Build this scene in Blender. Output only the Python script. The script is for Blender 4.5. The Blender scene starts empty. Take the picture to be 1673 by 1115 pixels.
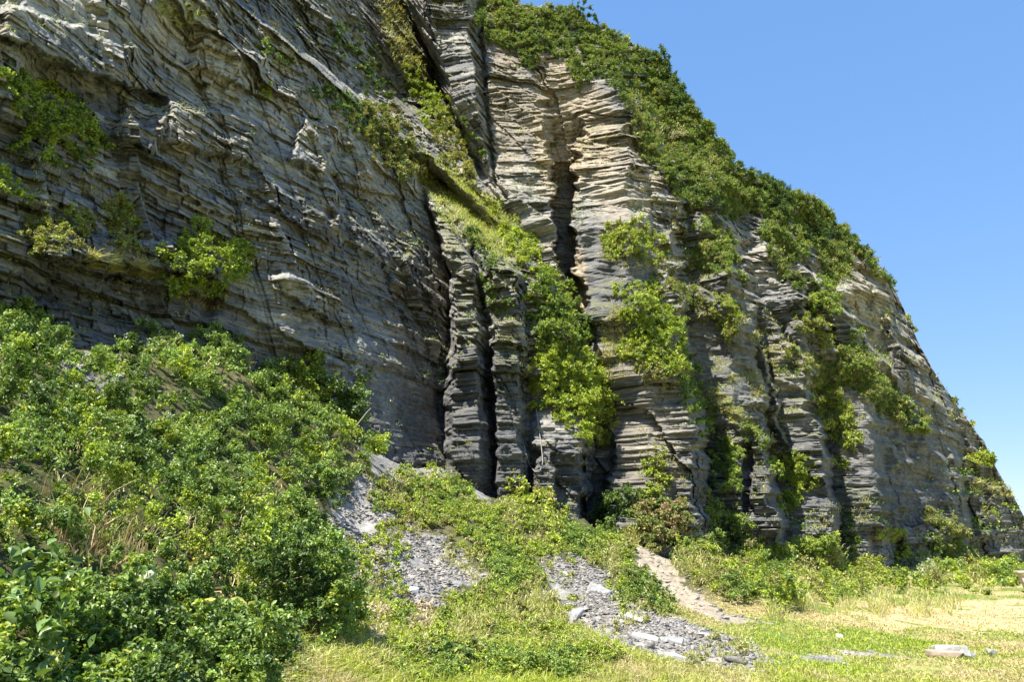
import bpy, bmesh, math, random
import numpy as np
from mathutils import Vector

SEED = 7
rng = np.random.default_rng(SEED)
random.seed(SEED)
scene = bpy.context.scene
COL = scene.collection

# ------------------------------------------------------------------ camera
PW, PH, FPX = 1673.0, 1115.0, 1312.0
PITCH = math.radians(14.6)
EYE = np.array([0.0, 0.0, 1.6])
cam_d = bpy.data.cameras.new("camera")
cam_d.sensor_width = 36.0
cam_d.lens = FPX / PW * 36.0
cam_d.clip_start = 0.1
cam_d.clip_end = 9000
cam = bpy.data.objects.new("camera", cam_d)
cam.location = EYE
cam.rotation_euler = (math.pi / 2 + PITCH, 0, 0)
COL.objects.link(cam)
scene.camera = cam

# ------------------------------------------------------------------ sky, sun, exposure
SUN_DIR = np.array([-0.33, -0.39, 0.86]); SUN_DIR /= np.linalg.norm(SUN_DIR)
sun_el = math.asin(SUN_DIR[2]); sun_az = math.atan2(SUN_DIR[0], SUN_DIR[1])
SKY_GAMMA, SKY_SAT, SKY_VAL = 0.36, 1.9, 1.6
world = bpy.data.worlds.new("World")
scene.world = world
world.use_nodes = True
wn = world.node_tree
wn.nodes.clear()
sky = wn.nodes.new("ShaderNodeTexSky")
sky.sky_type = 'NISHITA'; sky.sun_disc = False
sky.sun_elevation = sun_el; sky.sun_rotation = sun_az
sky.altitude = 0; sky.air_density = 1.0; sky.dust_density = 0.0; sky.ozone_density = 4.0
bg = wn.nodes.new("ShaderNodeBackground"); bg.inputs[1].default_value = 0.125
wo = wn.nodes.new("ShaderNodeOutputWorld")
gm = wn.nodes.new("ShaderNodeGamma"); gm.inputs[1].default_value = SKY_GAMMA
hs = wn.nodes.new("ShaderNodeHueSaturation"); hs.inputs["Saturation"].default_value = SKY_SAT; hs.inputs["Value"].default_value = SKY_VAL
wn.links.new(sky.outputs[0], gm.inputs[0]); wn.links.new(gm.outputs[0], hs.inputs["Color"])
tn = wn.nodes.new("ShaderNodeMix"); tn.data_type = 'RGBA'; tn.blend_type = 'MULTIPLY'; tn.inputs[0].default_value = 1
tn.inputs[7].default_value = (.97, 1.07, 1.32, 1); wn.links.new(hs.outputs[0], tn.inputs[6])
wn.links.new(tn.outputs[2], bg.inputs[0]); wn.links.new(bg.outputs[0], wo.inputs[0])
sun_d = bpy.data.lights.new("sun", 'SUN'); sun_d.energy = 4.6; sun_d.angle = math.radians(0.53)
sun_d.color = (1.0, 0.955, 0.88)
sun = bpy.data.objects.new("sun", sun_d)
sun.rotation_euler = Vector(SUN_DIR).to_track_quat('Z', 'Y').to_euler()
COL.objects.link(sun)
vs = scene.view_settings
vs.view_transform = 'Standard'; vs.look = 'None'; vs.gamma = 1.0; vs.use_curve_mapping = False
vs.exposure = 1.2
scene.cycles.max_bounces = 6
scene.cycles.transparent_max_bounces = 4

# ------------------------------------------------------------------ numpy helpers
def smooth(a, b, x):
    t = np.clip((x - a) / (b - a), 0, 1)
    return t * t * (3 - 2 * t)

def hash2(ix, iy, seed=0):
    h = (ix.astype(np.int64) * 374761393 + iy.astype(np.int64) * 668265263 + seed * 974711) & 0xFFFFFFFF
    h = ((h ^ (h >> 13)) * 1274126177) & 0xFFFFFFFF
    h = ((h ^ (h >> 16)) * 2246822519) & 0xFFFFFFFF
    return ((h ^ (h >> 15)) & 0xFFFFFF) / float(0xFFFFFF)

def vnoise(x, y, seed=0):
    x = np.asarray(x, float); y = np.asarray(y, float)
    ix = np.floor(x); iy = np.floor(y); fx = x - ix; fy = y - iy
    fx = fx * fx * (3 - 2 * fx); fy = fy * fy * (3 - 2 * fy)
    ix = ix.astype(np.int64); iy = iy.astype(np.int64)
    a = hash2(ix, iy, seed); b = hash2(ix + 1, iy, seed)
    c = hash2(ix, iy + 1, seed); d = hash2(ix + 1, iy + 1, seed)
    return (a + (b - a) * fx) * (1 - fy) + (c + (d - c) * fx) * fy

def fbm(x, y, seed=0, octs=4):
    v = 0; a = 1.0; t = 0
    for o in range(octs):
        v = v + a * (vnoise(x * 2 ** o + 13.7 * o, y * 2 ** o + 7.1 * o, seed + o) - .5)
        t += a; a *= .5
    return v / t * 2

CP, SP = math.cos(PITCH), math.sin(PITCH)
def ray(px, py):
    """Direction of the surveyed bearing through photo point px, py, scaled to unit horizontal length."""
    dx = np.asarray(px, float) - PW / 2; dz = PH / 2 - np.asarray(py, float)
    y = FPX * CP - dz * SP; z = FPX * SP + dz * CP
    h = np.sqrt(dx * dx + y * y)
    return dx / h, y / h, z / h

def at(px, py, R):
    x, y, z = ray(px, py)
    return np.stack([x * R + EYE[0], y * R + EYE[1], z * R + EYE[2]], -1)

def project(P):
    d = P - EYE
    yc = d[..., 1] * CP + d[..., 2] * SP
    zc = -d[..., 1] * SP + d[..., 2] * CP
    yc = np.where(yc < .05, .05, yc)
    return PW / 2 + FPX * d[..., 0] / yc, PH / 2 - FPX * zc / yc

def np_mesh(name, verts, faces, mat, smooth_shade=False, colors=None, parent=None, link=True):
    """faces: (n,3) or (n,4) array."""
    me = bpy.data.meshes.new(name)
    verts = np.ascontiguousarray(verts, np.float32); faces = np.ascontiguousarray(faces, np.int32)
    n, k = faces.shape
    me.vertices.add(len(verts)); me.vertices.foreach_set("co", verts.ravel())
    me.loops.add(n * k); me.loops.foreach_set("vertex_index", faces.ravel())
    me.polygons.add(n); me.polygons.foreach_set("loop_start", np.arange(0, n * k, k, dtype=np.int32))
    if smooth_shade:
        me.polygons.foreach_set("use_smooth", np.ones(n, bool))
    me.update(calc_edges=True)
    if colors is not None:
        ca = me.color_attributes.new("tint", 'FLOAT_COLOR', 'POINT')
        c4 = np.ones((len(verts), 4), np.float32); c4[:, :colors.shape[1]] = colors
        ca.data.foreach_set("color", c4.ravel())
    me.materials.append(mat)
    o = bpy.data.objects.new(name, me)
    COL.objects.link(o)
    if parent is not None:
        o.parent = parent
    return o

def tag(o, label=None, cat=None, group=None, kind=None):
    if label: o["label"] = label
    if cat: o["category"] = cat
    if group: o["group"] = group
    if kind: o["kind"] = kind
    return o

# ------------------------------------------------------------------ materials
def new_mat(name):
    m = bpy.data.materials.new(name); m.use_nodes = True
    nt = m.node_tree; nt.nodes.clear()
    out = nt.nodes.new("ShaderNodeOutputMaterial")
    return m, nt, out

def N(nt, t, **kw):
    n = nt.nodes.new(t)
    for k, v in kw.items():
        if k.startswith("i_"):
            n.inputs[int(k[2:])].default_value = v
        else:
            setattr(n, k, v)
    return n

def mixc(nt, fac, a, b, mode='MIX'):
    n = nt.nodes.new("ShaderNodeMix"); n.data_type = 'RGBA'; n.blend_type = mode
    for sock, v in ((n.inputs[0], fac), (n.inputs[6], a), (n.inputs[7], b)):
        if hasattr(v, "links"):
            nt.links.new(v, sock)
        else:
            sock.default_value = v
    return n.outputs[2]

def noise_node(nt, vec, scale, detail=4, rough=.6):
    n = N(nt, "ShaderNodeTexNoise"); n.inputs["Scale"].default_value = scale
    n.inputs["Detail"].default_value = detail; n.inputs["Roughness"].default_value = rough
    nt.links.new(vec, n.inputs["Vector"])
    return n.outputs[0]

def ramp(nt, fac, stops):
    r = N(nt, "ShaderNodeValToRGB")
    e = r.color_ramp.elements
    while len(e) < len(stops): e.new(.5)
    for el, (p, c) in zip(e, stops):
        el.position = p; el.color = (*c, 1) if len(c) == 3 else c
    nt.links.new(fac, r.inputs[0])
    return r.outputs[0]

def rock_material():
    m, nt, out = new_mat("layered_rock")
    tc = N(nt, "ShaderNodeTexCoord"); ob = tc.outputs["Object"]
    vc = N(nt, "ShaderNodeVertexColor", layer_name="tint")
    mp = N(nt, "ShaderNodeMapping"); mp.inputs["Scale"].default_value = (1, 1, 5)
    nt.links.new(ob, mp.inputs[0])
    fine = noise_node(nt, mp.outputs[0], 2.2, 9, .72)
    col = mixc(nt, 1.0, vc.outputs[0], ramp(nt, fine, [(.3, (.42, .42, .44)), (.52, (1, 1, 1)), (.72, (1.8, 1.75, 1.62))]), 'MULTIPLY')
    lich = noise_node(nt, ob, 3.1, 8, .75)
    col = mixc(nt, ramp(nt, lich, [(.55, (0, 0, 0)), (.68, (.55, .55, .55))]), col, (.25, .255, .21, 1))
    grain = noise_node(nt, ob, 14, 6, .7)
    bs = N(nt, "ShaderNodeBsdfPrincipled"); bs.inputs["Roughness"].default_value = .85
    bs.inputs["Specular IOR Level"].default_value = .25
    nt.links.new(col, bs.inputs["Base Color"])
    b1 = N(nt, "ShaderNodeBump"); b1.inputs["Strength"].default_value = .8; b1.inputs["Distance"].default_value = .12
    nt.links.new(fine, b1.inputs["Height"])
    b2 = N(nt, "ShaderNodeBump"); b2.inputs["Strength"].default_value = .6; b2.inputs["Distance"].default_value = .04
    nt.links.new(grain, b2.inputs["Height"]); nt.links.new(b1.outputs[0], b2.inputs["Normal"])
    nt.links.new(b2.outputs[0], bs.inputs["Normal"])
    nt.links.new(bs.outputs[0], out.inputs[0])
    return m

def ground_material():
    m, nt, out = new_mat("field_soil")
    tc = N(nt, "ShaderNodeTexCoord"); ob = tc.outputs["Object"]
    vc = N(nt, "ShaderNodeVertexColor", layer_name="tint")
    f = noise_node(nt, ob, 9, 9, .75)
    col = mixc(nt, 1.0, vc.outputs[0], ramp(nt, f, [(.3, (.5, .5, .5)), (.5, (1, 1, 1)), (.7, (1.6, 1.55, 1.5))]), 'MULTIPLY')
    bs = N(nt, "ShaderNodeBsdfPrincipled"); bs.inputs["Roughness"].default_value = .95
    bs.inputs["Specular IOR Level"].default_value = .1
    nt.links.new(col, bs.inputs["Base Color"])
    b1 = N(nt, "ShaderNodeBump"); b1.inputs["Strength"].default_value = .7; b1.inputs["Distance"].default_value = .05
    nt.links.new(f, b1.inputs["Height"]); nt.links.new(b1.outputs[0], bs.inputs["Normal"])
    nt.links.new(bs.outputs[0], out.inputs[0])
    return m

def leaf_material(name, rough=.42, trans=.28, spec=.5):
    m, nt, out = new_mat(name)
    vc = N(nt, "ShaderNodeVertexColor", layer_name="tint")
    bs = N(nt, "ShaderNodeBsdfPrincipled"); bs.inputs["Roughness"].default_value = rough
    bs.inputs["Specular IOR Level"].default_value = spec
    nt.links.new(vc.outputs[0], bs.inputs["Base Color"])
    tr = N(nt, "ShaderNodeBsdfTranslucent")
    tcol = mixc(nt, 1.0, vc.outputs[0], (1.35, 1.45, .55, 1), 'MULTIPLY')
    nt.links.new(tcol, tr.inputs[0])
    mx = N(nt, "ShaderNodeMixShader"); mx.inputs[0].default_value = trans
    nt.links.new(bs.outputs[0], mx.inputs[1]); nt.links.new(tr.outputs[0], mx.inputs[2])
    nt.links.new(mx.outputs[0], out.inputs[0])
    return m

def plain_material(name, color, rough=.8, nscale=8, var=.35, bump=.3):
    m, nt, out = new_mat(name)
    tc = N(nt, "ShaderNodeTexCoord")
    f = noise_node(nt, tc.outputs["Object"], nscale, 7, .7)
    lo = tuple(c * (1 - var) for c in color); hi = tuple(min(1, c * (1 + var)) for c in color)
    bs = N(nt, "ShaderNodeBsdfPrincipled"); bs.inputs["Roughness"].default_value = rough
    nt.links.new(ramp(nt, f, [(.3, lo), (.7, hi)]), bs.inputs["Base Color"])
    b1 = N(nt, "ShaderNodeBump"); b1.inputs["Strength"].default_value = bump; b1.inputs["Distance"].default_value = .03
    nt.links.new(f, b1.inputs["Height"]); nt.links.new(b1.outputs[0], bs.inputs["Normal"])
    nt.links.new(bs.outputs[0], out.inputs[0])
    return m

M_ROCK = rock_material()
M_GROUND = ground_material()
M_LEAF = leaf_material("green_leaves")
M_BLADE = leaf_material("grass_blades", .55, .3, .3)

# ------------------------------------------------------------------ terrain: lawn, slope and scree
def inv_plane(P0, strike_deg, batter_deg):
    a = math.radians(strike_deg); b = math.radians(batter_deg)
    n = np.array([math.cos(a) * math.cos(b), -math.sin(a) * math.cos(b), math.sin(b)])
    P0 = np.array(P0, float)
    def f(px, py):
        x, y, z = ray(px, py)
        den = n[0] * x + n[1] * y + n[2] * z
        return den / (n @ (P0 - EYE))          # 1 / horizontal range
    return f

ctrl = []
for px, py, R in [(1160, 1090, 11.2), (1000, 985, 15), (930, 925, 19), (885, 860, 22.5), (720, 772, 25.6), (800, 820, 25.5),
                  (950, 855, 27), (1050, 905, 27.5), (1150, 935, 27), (1250, 935, 34), (1350, 940, 42), (660, 1005, 11.5), (600, 905, 15), (560, 860, 18),
                  (640, 775, 22.3), (500, 1095, 7.3), (300, 1140, 5.2), (0, 1150, 4.2), (-250, 1150, 3.6), (0, 940, 6.6), (200, 950, 7.6), (400, 950, 10.3),
                  (0, 740, 10.3), (200, 740, 12.2), (400, 740, 15.5), (530, 750, 19.5), (0, 600, 13.2), (200, 630, 15), (540, 690, 21), (300, 612, 16.9), (420, 625, 18.9), (230, 618, 15.9), (150, 620, 14.6),
                  (-250, 700, 10), (850, 1000, 13.5), (760, 1040, 10.8), (620, 1090, 8.3), (960, 1050, 11)]:
    ctrl.append(at(px, py, R))
for x, y in [(10, 20), (20, 30), (32, 42), (60, 80), (5, 14), (3, 10), (1, 7.6), (-1.5, 5.2), (0, 2), (6, 5), (-2.5, 1), (-6, -4),
             (4, -6), (20, 8), (40, 20), (80, 50), (120, 120), (9, 28), (14, 33.), (24, 42), (40, 62)]:
    z = 0.0
    if (x, y) in [(9, 28), (14, 33.), (24, 42), (40, 62)]: z = .35
    ctrl.append(np.array([x, y, z]))
ctrl = np.array(ctrl)
_d = np.linalg.norm(ctrl[:, None, :2] - ctrl[None, :, :2], axis=-1)
_A = np.block([[_d + 0.02 * np.eye(len(ctrl)) * -1, np.ones((len(ctrl), 1))], [np.ones((1, len(ctrl))), np.zeros((1, 1))]])
_w = np.linalg.solve(_A, np.append(ctrl[:, 2], 0))

def _rbf(x, y):
    d = np.hypot(x[:, None] - ctrl[None, :, 0], y[:, None] - ctrl[None, :, 1])
    return d @ _w[:-1] + _w[-1]
_TA = np.linspace(-math.pi, math.pi, 721); _TR = np.linspace(math.log(.2), math.log(7000), 400)
_ta, _tr = np.meshgrid(_TA, np.exp(_TR))
_TZ = np.concatenate([_rbf(a, b) for a, b in zip(np.sin(_ta) * _tr, np.cos(_ta) * _tr)]).reshape(_ta.shape)

def ground_z(x, y, noise=True):
    sh = np.shape(x); x = np.ravel(x); y = np.ravel(y)
    u = (np.arctan2(x, y) + math.pi) / (2 * math.pi) * 720
    v = np.clip((np.log(np.maximum(np.hypot(x, y), .21)) - _TR[0]) / (_TR[1] - _TR[0]), 0, 398.999)
    iu = np.clip(u.astype(int), 0, 719); iv = v.astype(int); fu = u - iu; fv = v - iv
    z = (_TZ[iv, iu] * (1 - fu) + _TZ[iv, iu + 1] * fu) * (1 - fv) + (_TZ[iv + 1, iu] * (1 - fu) + _TZ[iv + 1, iu + 1] * fu) * fv
    r = np.hypot(x, y)
    z = np.where((x > 15) & (z < .6) , z * .6, z)
    far = smooth(70, 140, r)
    z = np.clip(z, -.05, 6.5) * (1 - far)
    if noise:
        slope = smooth(.15, .9, z)
        z = z + fbm(x * .9, y * .9, 31, 3) * (.05 + .22 * slope) + fbm(x * 5, y * 5, 35, 2) * (.012 + .05 * slope)
    return z.reshape(sh)

az = np.concatenate([np.linspace(-180, -46, 40)[:-1], np.linspace(-46, 46, 1000), np.linspace(46, 180, 40)[1:]])
rr = np.concatenate([[0.3], np.geomspace(1.0, 130, 620), np.geomspace(140, 6000, 24)])
AZ, RR = np.meshgrid(np.radians(az), rr)
GX, GY = np.sin(AZ) * RR, np.cos(AZ) * RR
GZ = ground_z(GX, GY)
GP = np.stack([GX, GY, GZ], -1)
gpx, gpy = project(GP)

def in_poly(px, py, poly):
    poly = np.asarray(poly, float); inside = np.zeros(np.shape(px), bool)
    j = len(poly) - 1
    for i in range(len(poly)):
        xi, yi = poly[i]; xj, yj = poly[j]
        if yi != yj:
            c = ((yi > py) != (yj > py)) & (px < (xj - xi) * (py - yi) / (yj - yi) + xi)
            inside ^= c
        j = i
    return inside

# where bare ground of each kind lies, given as outlines on the ground itself (converted to metres)
def ground_outline(pts):
    out = []
    for px, py in pts:
        x, y, z = ray(px, py)
        R = np.geomspace(2, 120, 900)
        hit = (EYE[2] + z * R) < ground_z(x * R, y * R, False)
        r = R[np.argmax(hit)] if hit.any() else 110
        out.append((x * r, y * r))
    return out
SCREE_A = ground_outline([(530, 860), (555, 800), (610, 790), (650, 835), (660, 865), (720, 872), (765, 905), (775, 945), (740, 975), (700, 1000), (640, 1000), (600, 985), (565, 930)])
SCREE_B = ground_outline([(880, 925), (935, 905), (985, 945), (1010, 985), (1090, 1010), (1185, 1040), (1230, 1075), (1150, 1100), (1060, 1085), (960, 1035), (900, 985), (870, 950)])
SCREE_C = ground_outline([(600, 770), (650, 748), (720, 758), (800, 815), (790, 830), (720, 800), (640, 790)])
GRAVEL = ground_outline([(1150, 1100), (1200, 1062), (1420, 1060), (1450, 1075), (1300, 1092)])
SAND = ground_outline([(1040, 895), (1062, 905), (1120, 955), (1190, 1005), (1255, 1020), (1180, 1022), (1110, 985), (1050, 930)])
DRY = ground_outline([(1380, 1000), (1560, 985), (1800, 975), (1800, 1045), (1560, 1030), (1420, 1022)])
SCREE_D = ground_outline([(1130, 1100), (1200, 1060), (1255, 1068), (1240, 1092)])
WINDOW_A = ground_outline([(220, 590), (290, 575), (300, 640), (250, 700), (170, 690), (150, 640)]); WINDOW_B = ground_outline([(60, 560), (210, 590), (190, 650), (120, 640)])
def gmask(poly, x, y, warp=.5):
    wx = x + fbm(x * 1.7, y * 1.7, 51, 3) * warp; wy = y + fbm(x * 1.7 + 9, y * 1.7, 52, 3) * warp
    return in_poly(wx, wy, poly)
def ground_color(x, y, z):
    n1 = fbm(x * .45, y * .45, 41, 4)[..., None]; n2 = fbm(x * 2.3, y * 2.3, 43, 4)[..., None]
    green = np.array([.13, .19, .035]); straw = np.array([.38, .32, .14]); soil = np.array([.075, .075, .035])
    c = green + (straw - green) * smooth(-.35, .45, n1 + .6 * n2 + .1)
    slope = smooth(.25, .8, z)[..., None]
    c = c + (soil * .9 - c) * slope * .85
    grey = np.array([.30, .285, .26]) * (1 + .5 * n2)
    for poly, col, w in ((SCREE_A, grey, .5), (SCREE_B, grey, .4), (SCREE_C, grey * .75, .4), (SCREE_D, grey, .3), (WINDOW_B, grey * .6, .3), (GRAVEL, grey * .95, .6)):
        mk = gmask(poly, x, y, w)
        if poly is GRAVEL: mk &= (fbm(x * 1.5, y * 1.5, 47, 3) > -.12)
        c = np.where(mk[..., None], col, c)
    c = np.where(gmask(SAND, x, y, .35)[..., None], np.array([.36, .30, .22]) * (1 + .25 * n2), c)
    mk = gmask(DRY, x, y, 1.5) & (fbm(x * .8, y * .8, 48, 3) > -.35)
    c = np.where(mk[..., None], np.array([.46, .36, .19]) * (1 + .3 * n2), c)
    return np.clip(c, .01, .8)
gcol = ground_color(GX, GY, GZ)
def grid_faces(ny, nx, wrap=False):
    i = np.arange(ny * nx).reshape(ny, nx)
    return np.stack([i[:-1, :-1], i[:-1, 1:], i[1:, 1:], i[1:, :-1]], -1).reshape(-1, 4)
ground = np_mesh("ground", GP.reshape(-1, 3), grid_faces(*GX.shape), M_GROUND, True, gcol.reshape(-1, 3))
tag(ground, kind="structure")

# ------------------------------------------------------------------ cliff: battered planes, ribs and gullies, then beds and joints
PLA = inv_plane((-8.06, 12.6, 1.6), 21, 16)
FOOT = np.array([(900, 30), (1000, 31.5), (1142, 33), (1200, 35.5), (1275, 39), (1368, 45), (1455, 52), (1510, 60), (1585, 72), (1640, 88), (1720, 108), (1800, 130)], float)
def foot_wall(fpx, px, py):
    """1 / range of the sea cliff: range at the foot, leaning back with height."""
    _, _, e = ray(px, py)
    return (1 - np.clip(.42 * e, -.1, .42)) / np.interp(fpx, FOOT[:, 0], FOOT[:, 1])
PLC = inv_plane((-2, 30.2, 1.6), 74, 15)
PLD = inv_plane((-2, 26.7, 1.6), 86, 7)
PL = dict(A=PLA, C=PLC, D=PLD)
LV = [-330, 0, 150, 300, 450, 600, 750, 990]
def F(px, ref, dl): return (px, ref, dl)
FEAT = [
 F([-520] * 8, "AAAAAAAA", [0] * 8),
 F([300, 300, 480, 545, 565, 590, 620, 640], "AAAAAAAA", [0, -.3, -.4, -1., -.3, 0, 0, 0]),
 F([310, 308, 488, 553, 573, 600, 630, 650], "AAAAAAAA", [0, 0, .4, .9, .3, 0, 0, 0]),
 F([330, 330, 515, 600, 640, 660, 680, 690], "AAAAAAAA", [0, 0, 0, .3, 0, 0, 0, 0]),
 F([360, 362, 535, 690, 733, 730, 726, 722], "AAAAAAAA", [0, 0, 0, 0, .4, .7, .7, .7]),        # inner corner
 F([361, 364, 537, 694, 742, 746, 740, 735], "AAAADDDD", [0, 0, 0, 0, .9, 0, 0, 0]),            # pillar 1
 F([362, 366, 540, 698, 776, 780, 782, 786], "AAAADDDD", [0, 0, 0, 0, .8, .0, 0, 0]),
 F([363, 368, 543, 702, 786, 802, 809, 812], "AAAADDDD", [0, 0, 0, 0, 3.2, 2.6, 2.2, 2]),
 F([364, 370, 546, 706, 806, 809, 814, 818], "AAAADDDD", [0, 0, 0, 0, 1.2, .4, .3, .3]),        # pillar 2
 F([365, 372, 550, 712, 842, 846, 850, 852], "AAAADDDD", [0, 0, 0, 0, 1.3, .6, .6, .6]),
 F([366, 374, 553, 716, 856, 866, 866, 868], "AAAADDDD", [0, 0, 0, 0, 3., 2.6, 2.2, 2.]),
 F([368, 377, 556, 720, 864, 878, 876, 876], "AAAADDDD", [0, 0, 0, 0, 3, 2.4, 1.0, .9]),
 F([370, 380, 560, 725, 880, 950, 938, 940], "AAAADDDD", [-.3, -.5, -.7, -.7, 3.2, 3., 1.2, 1.]),     # ridge crest
 F([380, 395, 580, 748, 888, 970, 948, 950], "AAACDDDD", [3, 3.2, 3, 0.4, 4.6, 3.6, 3.6, 3.5]),
 F([500, 520, 650, 760, 891, 972, 955, 955], "AAACDDDD", [3, 3.4, 3.4, 1.2, 4.8, 3.8, 4.2, 4]),
 F([590, 645, 705, 770, 893, 974, 960, 960], "AAACDDDD", [1.6, 1.6, 1.6, .3, 4.8, 3.8, 4.2, 4]),    # green rib
 F([605, 660, 725, 790, 896, 976, 965, 965], "AAACCCCC", [3, 3, 2.8, 1.6, -.2, -.3, 0, 0]),
 F([690, 695, 735, 796, 898, 977, 970, 970], "CCCCCCCC", [-1, -1, -.2, 1.4, -.2, -.3, 0, 0]),
 F([745, 764, 777, 802, 900, 978, 974, 974], "CCCCCCCC", [-1.6, -1.6, -1.4, .8, -.2, -.3, 0, 0]),      # prow
 F([785, 789, 791, 808, 902, 979, 978, 978], "CCCCCCCC", [1.2, 1.2, 1.1, .9, -.2, -.3, 0, 0]),     # dark gully
 F([790, 794, 798, 812, 904, 980, 980, 980], "CCCCCCCC", [.6, .6, .5, .3, -.2, -.3, 0, 0]),         # column
 F([860, 862, 872, 895, 917, 982, 982, 982], "CCCCCCCC", [.4, .3, 0, -.5, -.6, -.3, 0, 0]),
 F([880, 884, 897, 900, 921, 984, 986, 986], "CCCCCCCC", [.9, .9, .9, 4.4, 3.4, -.2, 0, 0]),
 F([900, 905, 925, 937, 938, 988, 990, 990], "CCCCCCCC", [.9, .9, .8, 4.4, 3.2, -.4, 0, 0]),       # slot
 F([930, 940, 960, 944, 945, 1000, 1000, 1000], "CCCCCCCC", [.8, .8, .4, .2, -.6, -1.6, -1.9, -1.9]),
 F([980, 985, 1015, 1030, 1020, 1060, 1060, 1062], "CCCCCCCC", [.6, .4, -.4, -1.4, -2.2, -2.6, -2.9, -3]),
 F([1000, 1010, 1050, 1100, 1105, 1116, 1130, 1142], "BBBBBBBB", [0, 0, 0, -.5, -.6, -2, -2.2, -2.2]),
 F([1030, 1040, 1070, 1118, 1130, 1158, 1180, 1190], "BBBBBBBB", [.3, .3, .4, .9, 1.0, 1.6, 2.2, 2.4]),
 F([1100, 1100, 1130, 1170, 1190, 1195, 1205, 1212], "BBBBBBBB", [0, 0, 0, 0, .3, .6, -.2, -.2]),
 F([1130, 1130, 1160, 1200, 1220, 1232, 1258, 1275], "BBBBBBBB", [-.4, -.4, -.4, -.6, -.4, -.2, -1., -1]),
 F([1160, 1160, 1185, 1215, 1238, 1243, 1285, 1310], "BBBBBBBB", [.4, .4, .4, .6, .7, 1.6, 2.0, 2.2]),
 F([1180, 1180, 1200, 1230, 1262, 1256, 1300, 1322], "BBBBBBBB", [0, 0, 0, 0, 0, -.3, .8, .8]),
 F([1230, 1230, 1250, 1290, 1310, 1318, 1345, 1368], "BBBBBBBB", [-.6, -.6, -.8, -.9, -1., -1.1, -.7, -.7]),
 F([1250, 1250, 1270, 1310, 1335, 1345, 1368, 1392], "BBBBBBBB", [.4, .4, .5, .6, .8, 1.0, 1.8, 2.2]),
 F([1270, 1270, 1290, 1320, 1345, 1360, 1380, 1402], "BBBBBBBB", [0, 0, 0, .3, .4, .5, .5, .5]),
 F([1300, 1300, 1320, 1350, 1385, 1410, 1425, 1455], "BBBBBBBB", [-.8, -.8, -.9, -1, -1.2, -1.3, -1.2, -1.2]),
 F([1320, 1320, 1340, 1372, 1412, 1440, 1462, 1478], "BBBBBBBB", [.4, .4, .6, .8, 1, 1.2, 2.2, 3]),
 F([1350, 1350, 1360, 1395, 1440, 1480, 1500, 1510], "BBBBBBBB", [.5, .5, .5, .8, 1, 1, 1, 1]),
 F([1400, 1400, 1400, 1420, 1470, 1530, 1562, 1585], "BBBBBBBB", [-1, -1, -1, -1, -1.2, -1.4, -1.6, -1.6]),
 F([1420, 1420, 1420, 1440, 1490, 1552, 1582, 1605], "BBBBBBBB", [.5, .5, .6, 1, 1.4, 3, 5, 6]),
 F([1500, 1500, 1500, 1500, 1510, 1572, 1597, 1620], "BBBBBBBB", [.5, .5, .5, .5, .5, 1, 1.5, 1.5]),
 F([1600, 1600, 1600, 1600, 1600, 1640, 1660, 1680], "BBBBBBBB", [-1.5, -1.5, -1.5, -1.5, -1.5, -2, -2.5, -2.5]),
 F([1800] * 8, "BBBBBBBB", [0] * 8),
]
for _k in (27, 30, 33, 36, 39):
    FEAT[_k] = ([a + (b - a) * .55 for a, b in zip(FEAT[_k - 1][0], FEAT[_k][0])], FEAT[_k][1], FEAT[_k][2])
KPX = np.array([f[0] for f in FEAT], float).T                     # levels x features
KIR = np.zeros_like(KPX)
for k, (pxs, refs, dls) in enumerate(FEAT):
    for l in range(8):
        if refs[l] == 'B' and k > 27 and l < 5: dls = [*dls[:l], dls[l] * .3, *dls[l + 1:]]
        R = 1 / (foot_wall(pxs[-1], pxs[l], LV[l]) if refs[l] == 'B' else PL[refs[l]](pxs[l], LV[l])) + dls[l]
        KIR[l, k] = 1 / R

SKY = np.array([(-520, -330), (600, -180), (700, -100), (780, -40), (850, 3), (900, 12), (950, 20), (1000, 46), (1040, 68), (1075, 92), (1100, 128),
                (1150, 196), (1200, 260), (1270, 296), (1340, 332), (1400, 386), (1450, 446), (1472, 490), (1495, 540), (1520, 590),
                (1560, 650), (1598, 706), (1608, 716), (1618, 742), (1642, 782), (1662, 818), (1673, 840), (1700, 885), (1740, 940), (1800, 989)], float)
SKY[6:, 1] += 6
cpx = np.concatenate([np.linspace(-520, -40, 90)[:-1], np.linspace(-40, 1790, 1540)])
skyp = np.interp(cpx, SKY[:, 0], SKY[:, 1]) + fbm(cpx / 25, cpx * 0, 3, 3) * 5
NR = 980
vv = np.linspace(0, 1, NR)[:, None]
top = np.minimum(skyp, 985)
CY = 990 + (top[None, :] - 990) * vv           # row 0 = foot, last row = crest
CX = np.broadcast_to(cpx, CY.shape).copy()

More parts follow.
